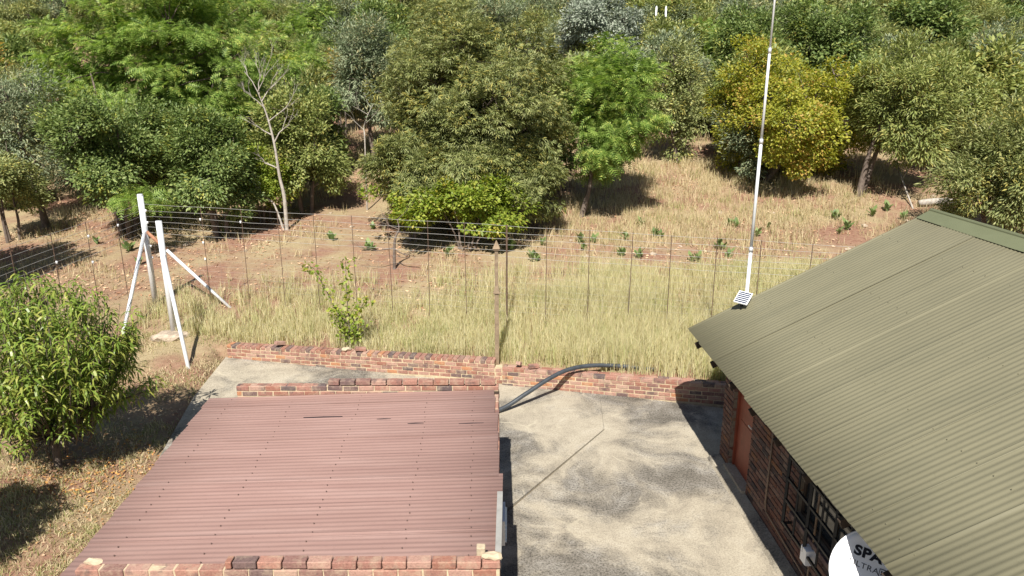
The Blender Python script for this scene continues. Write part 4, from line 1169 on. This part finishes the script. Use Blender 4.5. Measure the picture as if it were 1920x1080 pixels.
pb2 = (-7.75, 7.55, float(terr(-7.75, 7.55)))
peach("peach_tree", "second peach tree just outside the left edge that shades the lower left grass", pb2, .95, .95, .6, 2.5, 650, 52, False, .05)

# ------------------------------------------------------------------ sapling on the wall
def sapling(name, label, base, pts, seed, leaf_n, r=.018):
    g = np.random.default_rng(seed); t = thing(name, label, "sapling", base)
    mb = MB(); P = []
    for br in pts:
        S_ = spline([Vector(p) for p in br], 5); mb.tube(S_, [r * (1 - .8 * i / len(S_)) for i in range(len(S_))], 5, False); P += S_[2:]
    add("stem", mb.mesh("stem", M['bark'], True), t)
    P = np.array([list(p) for p in P]); ci = g.integers(0, len(P), leaf_n)
    pos = P[ci] + g.normal(size=(leaf_n, 3)) * .085; dx = g.normal(size=(leaf_n, 3)); dx[:, 2] -= .3
    V, F = units(*T_leaf(.34), pos, dx, np.array([0, 0, 1.0]) + g.normal(size=(leaf_n, 3)) * .5, g.uniform(.06, .12, leaf_n))
    add("leaves", tmesh("leaves", V, F, M['shrub']), t)
sb = at_Y(655, 640, 14.95); sbz = float(terr(sb[0], 14.95))
sapling("young_sapling", "thin leafy sapling growing behind the far-left garden wall", (sb[0], 14.95, sbz),
        [[(0, 0, -.05), (.02, 0, .7), (.0, .05, 1.3), (.03, 0, 2.0)], [(.01, 0, .5), (-.25, 0, .9), (-.5, .05, 1.45), (-.75, 0, 1.9)], [(0, 0, .4), (.2, 0, .8), (.45, .05, 1.15)], [(0, 0, .2), (-.15, -.1, .5), (-.2, -.1, .9)], [(0, 0, .1), (.18, -.05, .35), (.25, -.1, .6)]], 9, 620)

# ------------------------------------------------------------------ grass
def blades(name, X, Y, H, W, label, cat, mat, lean=.35, seed=1, base_z=None, segs=2):
    g = np.random.default_rng(seed); n = len(X)
    Z = terr(X, Y) - .02 if base_z is None else base_z
    a = g.uniform(0, 2 * np.pi, n); la = g.uniform(0, 2 * np.pi, n); ll = np.abs(g.normal(size=n)) * lean
    wx, wy = np.cos(a) * W, np.sin(a) * W; lx, ly = np.cos(la) * ll, np.sin(la) * ll
    b = np.stack([X, Y, Z], -1); w = np.stack([wx, wy, np.zeros(n)], -1)
    mid = b + np.stack([lx * H * .35, ly * H * .35, H * .58], -1)
    tip = b + np.stack([lx * H, ly * H, H * (1 - .25 * np.minimum(ll, 1))], -1)
    V = np.stack([b - w, b + w, mid - w * .7, mid + w * .7, tip], 1).reshape(-1, 3)
    F = (np.array([(0, 1, 3), (0, 3, 2), (2, 3, 4)])[None] + (np.arange(n) * 5)[:, None, None]).reshape(-1, 3)
    return tag(add(name, tmesh(name, V, F, M[mat])), label, cat, kind="stuff")

def tufts(n, xr, yr, dens, seed, spread=.06, per=9):
    g = np.random.default_rng(seed)
    x = g.uniform(*xr, n); y = g.uniform(*yr, n)
    keep = g.random(n) < dens(x, y); x, y = x[keep], y[keep]
    k = g.integers(per // 2, per + per // 2, len(x)); ci = np.repeat(np.arange(len(x)), k)
    return x[ci] + g.normal(size=len(ci)) * spread, y[ci] + g.normal(size=len(ci)) * spread

Lof = lambda x, y: y - wall_line(x)
# tall dry grass between wall and fence
def d1(x, y):
    L = Lof(x, y); right = sstep(-3.5, 1.5, x)
    n = fbm(x * .7, y * .7, 21)
    core = sstep(.26, .40, L) * (1 - sstep(2.2 + 1.4 * right, 3.8 + 1.6 * right, L) * (.55 + .3 * (1 - right)))
    left = sstep(-8.6, -6.2, x) * .75 + .25
    return core * np.clip((n - .22) * 2.6, .12, 1) * left
x, y = tufts(26000, (-9.2, 8.5), (11.6, 19.5), d1, 61, .05, 9)
ok = (Lof(x, y) > .25) & ~((x > 3.2) & (y < 11.6) ) & ~((x < -6.3) & (Lof(x, y) < .5))
x, y = x[ok], y[ok]; g_ = np.random.default_rng(62)
hgt = (.34 + .32 * fbm(x * .5, y * .5, 5)) * g_.uniform(.5, 1.25, len(x)) * (.75 + .35 * sstep(-4, 2, x))
blades("tall_dry_grass", x, y, hgt, .0062, "tall pale dry grass behind the low garden wall", "grass", 'straw', .30, 63)
# sparser straw over the slope beyond the fence
def d2(x, y):
    L = Lof(x, y); n = fbm(x * .45, y * .45, 33); r_ = sstep(0, 7, x)
    return sstep(2.2, 4, L) * np.clip((n - .47 + .12 * r_) * 4.5, .03, 1) * (1 - .55 * (1 - sstep(-9, -2, x))) * (1 - .6 * sstep(4.5, 5.5, L) * (1 - sstep(8, 9.5, L)))
x, y = tufts(15000, (-17, 15), (15.5, 31), d2, 71, .09, 8)
g_ = np.random.default_rng(72); hgt = g_.uniform(.14, .42, len(x))
blades("slope_grass", x, y, hgt, .0085, "thin straw coloured grass on the red slope beyond the fence", "grass", 'straw_far', .45, 73)
x, y = tufts(6500, (-26, 26), (28, 46), lambda x, y: np.clip((fbm(x * .3, y * .3, 37) - .4) * 4, .05, 1), 74, .14, 8)
g_ = np.random.default_rng(75); hgt = g_.uniform(.2, .55, len(x))
blades("slope_grass", x, y, hgt, .014, "pale dry grass between the trees higher on the slope", "grass", 'straw_far', .45, 76)
# short grass round the peach tree
def d3(x, y):
    edge = np.where(y > 10.7, -5.86 - .10 * (y - 10.7), np.where(y > 5, -4.2, -4.2))
    L = Lof(x, y)
    return (x < edge - .02) * (1 - sstep(.4, 1.6, L)) * np.clip((fbm(x * 1.1, y * 1.1, 41) - .40) * 4.0, .07, 1)
x, y = tufts(17500, (-11, -4.1), (4.0, 17), d3, 81, .06, 8)
g_ = np.random.default_rng(82); hgt = g_.uniform(.04, .14, len(x)) * (1 + 1.2 * sstep(-5.6, -4.7, x))
blades("short_grass", x, y, hgt, .006, "short patchy grass around the peach tree left of the shed", "grass", 'lawn', .8, 83)

x, y = tufts(3800, (-5.7, -4.35), (5.2, 10.6), lambda x, y: np.clip(1 - np.abs(x + 4.75) * 1.3, 0, 1) * np.clip((fbm(x * 1.6, y * 1.6, 47) - .3) * 3, .05, 1), 84, .05, 9)
g_ = np.random.default_rng(85)
blades("green_grass", x, y, g_.uniform(.08, .26, len(x)), .006, "greener longer grass along the left edge of the shed", "grass", 'lawn_green', .6, 86)
# fallen leaves
def litter(name, x, y, size, mat, label, seed):
    g = np.random.default_rng(seed); n = len(x)
    pos = np.stack([x, y, terr(x, y) + .012 + g.uniform(0, .02, n)], -1)
    dx = g.normal(size=(n, 3)) * np.array([1, 1, .25]); up = np.array([0, 0, 1.]) + g.normal(size=(n, 3)) * .35
    V, F = units(*T_leaf(.22), pos, dx, up, size * g.uniform(.5, 1.4, n))
    tag(add(name, tmesh(name, V, F, M[mat])), label, "leaf litter", kind="stuff")
g_ = np.random.default_rng(91)
x = g_.normal(-6.9, .9, 1500); y = g_.normal(10.3, .7, 1500); ok = (x < -5.9); x, y = x[ok], y[ok]
litter("fallen_leaves", x, y, .055, 'litter_o', "orange fallen leaves under the peach tree", 92)
x = g_.uniform(-18, 14, 26000); y = g_.uniform(15.5, 33, 26000); k = (Lof(x, y) > 2.2) & (g_.random(26000) < np.clip(.25 + (fbm(x * .5, y * .5, 44) - .4) * 2.5, .08, 1)); x, y = x[k], y[k]
litter("fallen_leaves", x, y, .10, 'litter', "brown fallen leaves on the soil beneath the trees", 93)

x = g_.uniform(-10, -4.6, 2600); y = g_.uniform(5, 14, 2600); k = (x < np.where(y > 10.6, -6.1, -4.7)) & (g_.random(2600) < np.clip((fbm(x * .9, y * .9, 48) - .35) * 3, .05, 1)); x, y = x[k], y[k]
litter("fallen_leaves", x, y, .07, 'litter', "brown fallen leaves and bits on the ground left of the shed", 94)
# low broad-leaved weeds beyond the fence
def weed_mesh(seed):
    g = np.random.default_rng(seed); V, F = [], []
    for k in range(9):
        a = g.uniform(0, 6.28); el = g.uniform(.5, 1.35); L = g.uniform(.12, .22); w = L * .28; h0 = g.uniform(0, .12)
        d = Vector((math.cos(a) * math.cos(el), math.sin(a) * math.cos(el), math.sin(el))); sd = Vector((-math.sin(a), math.cos(a), 0)); b = len(V); st = Vector((0, 0, h0 - .02)) + d * .02
        V += [st, st + d * L * .55 + sd * w, st + d * L, st + d * L * .55 - sd * w]; F += [(b, b + 1, b + 2), (b, b + 2, b + 3)]
    b = len(V); V += [Vector((-.008, 0, -.05)), Vector((.008, 0, -.05)), Vector((0, .006, .16))]; F += [(b, b + 1, b + 2)]
    return pmesh("weed", V, F, M['weed'])
WD = [weed_mesh(i) for i in range(4)]
wp = [(1375, 425), (1100, 468), (1165, 482), (1190, 488), (1350, 470), (1365, 480), (1590, 432), (1575, 440), (1420, 445), (1300, 495), (1120, 458), (1230, 448), (1180, 450), (1640, 405), (1560, 410), (1445, 430), (1000, 490), (1010, 462), (965, 470), (840, 480), (700, 430), (690, 470), (250, 470), (265, 500), (180, 460), (1400, 500), (1660, 395), (1690, 410), (1210, 425), (1080, 455), (430, 440), (620, 450)]
for (a, b) in wp:
    p = on_ground(a, b)
    for k in range(R.randint(1, 2)):
        q = (p[0] + R.uniform(-.15, .15), p[1] + R.uniform(-.15, .15))
        s = R.uniform(.9, 1.6)
        tag(add("broadleaf_weed", R.choice(WD), None, (q[0], q[1], float(terr(*q))), (0, 0, R.uniform(0, 6)), (s, s, s)),
            "low broad-leaved weed on the red soil beyond the fence", "weed", "weeds beyond the fence")
sp = [(1070, 452), (1100, 480), (1275, 462), (1500, 445), (1620, 425), (1700, 415), (1350, 400), (1225, 478), (620, 400), (660, 425), (80, 430), (150, 490), (300, 480), (1450, 400), (1520, 480), (1550, 520), (1590, 470), (760, 455), (1750, 370), (1730, 375), (460, 470), (350, 460)]
for i, (a, b) in enumerate(sp):
    p = on_ground(a, b); s = R.uniform(.05, .12)
    lump("stone", "small pale stone on the red soil beyond the fence", "stone", (p[0], p[1], float(terr(p[0], p[1])) - .02), (s, s * R.uniform(.7, 1.2), s * .6), M['stone'], 200 + i, R.uniform(0, 3), "pale stones beyond the fence")
# grey fallen log and thin fallen branch at the right
p = on_ground(1760, 386)
lg = thing("fallen_log", "short grey fallen log beyond the house ridge", "log", (p[0], p[1], float(terr(p[0], p[1]))))
add("log", MB().tube(spline([(-.7, 0, .10), (0, .05, .14), (.75, -.05, .12)], 4), [.09, .11, .12, .13, .13, .12, .12, .11, .08], 9).mesh("log", M['bark_pale'], True), lg)
add("stub", MB().tube([(.1, 0, .15), (.25, -.1, .38)], [.04, .02], 6).mesh("stub", M['bark_pale'], True), lg)
a, b = on_ground(1665, 335), on_ground(1712, 392)
fb = thing("fallen_branch", "thin pale fallen branch leaning right of the two dark trunks", "branch", tuple(b))
v = Vector(a) - Vector(b)
add("stick", MB().tube([Vector((0, 0, .0)), v * .5 + Vector((0, 0, .5)), v * .8 + Vector((0, 0, .9))], [.03, .025, .012], 6).mesh("stick", M['bark_pale'], True), fb)
add("twig", MB().tube([v * .5 + Vector((0, 0, .5)), v * .55 + Vector((.3, 0, .9))], [.014, .006], 5).mesh("twig", M['bark_pale'], True), fb)
print("hillside trees", count, "tris", sum(len(o.data.loop_triangles) if False else sum(len(p.vertices) - 2 for p in o.data.polygons) for o in {o.data.name: o for o in bpy.data.objects if o.type == 'MESH'}.values()))
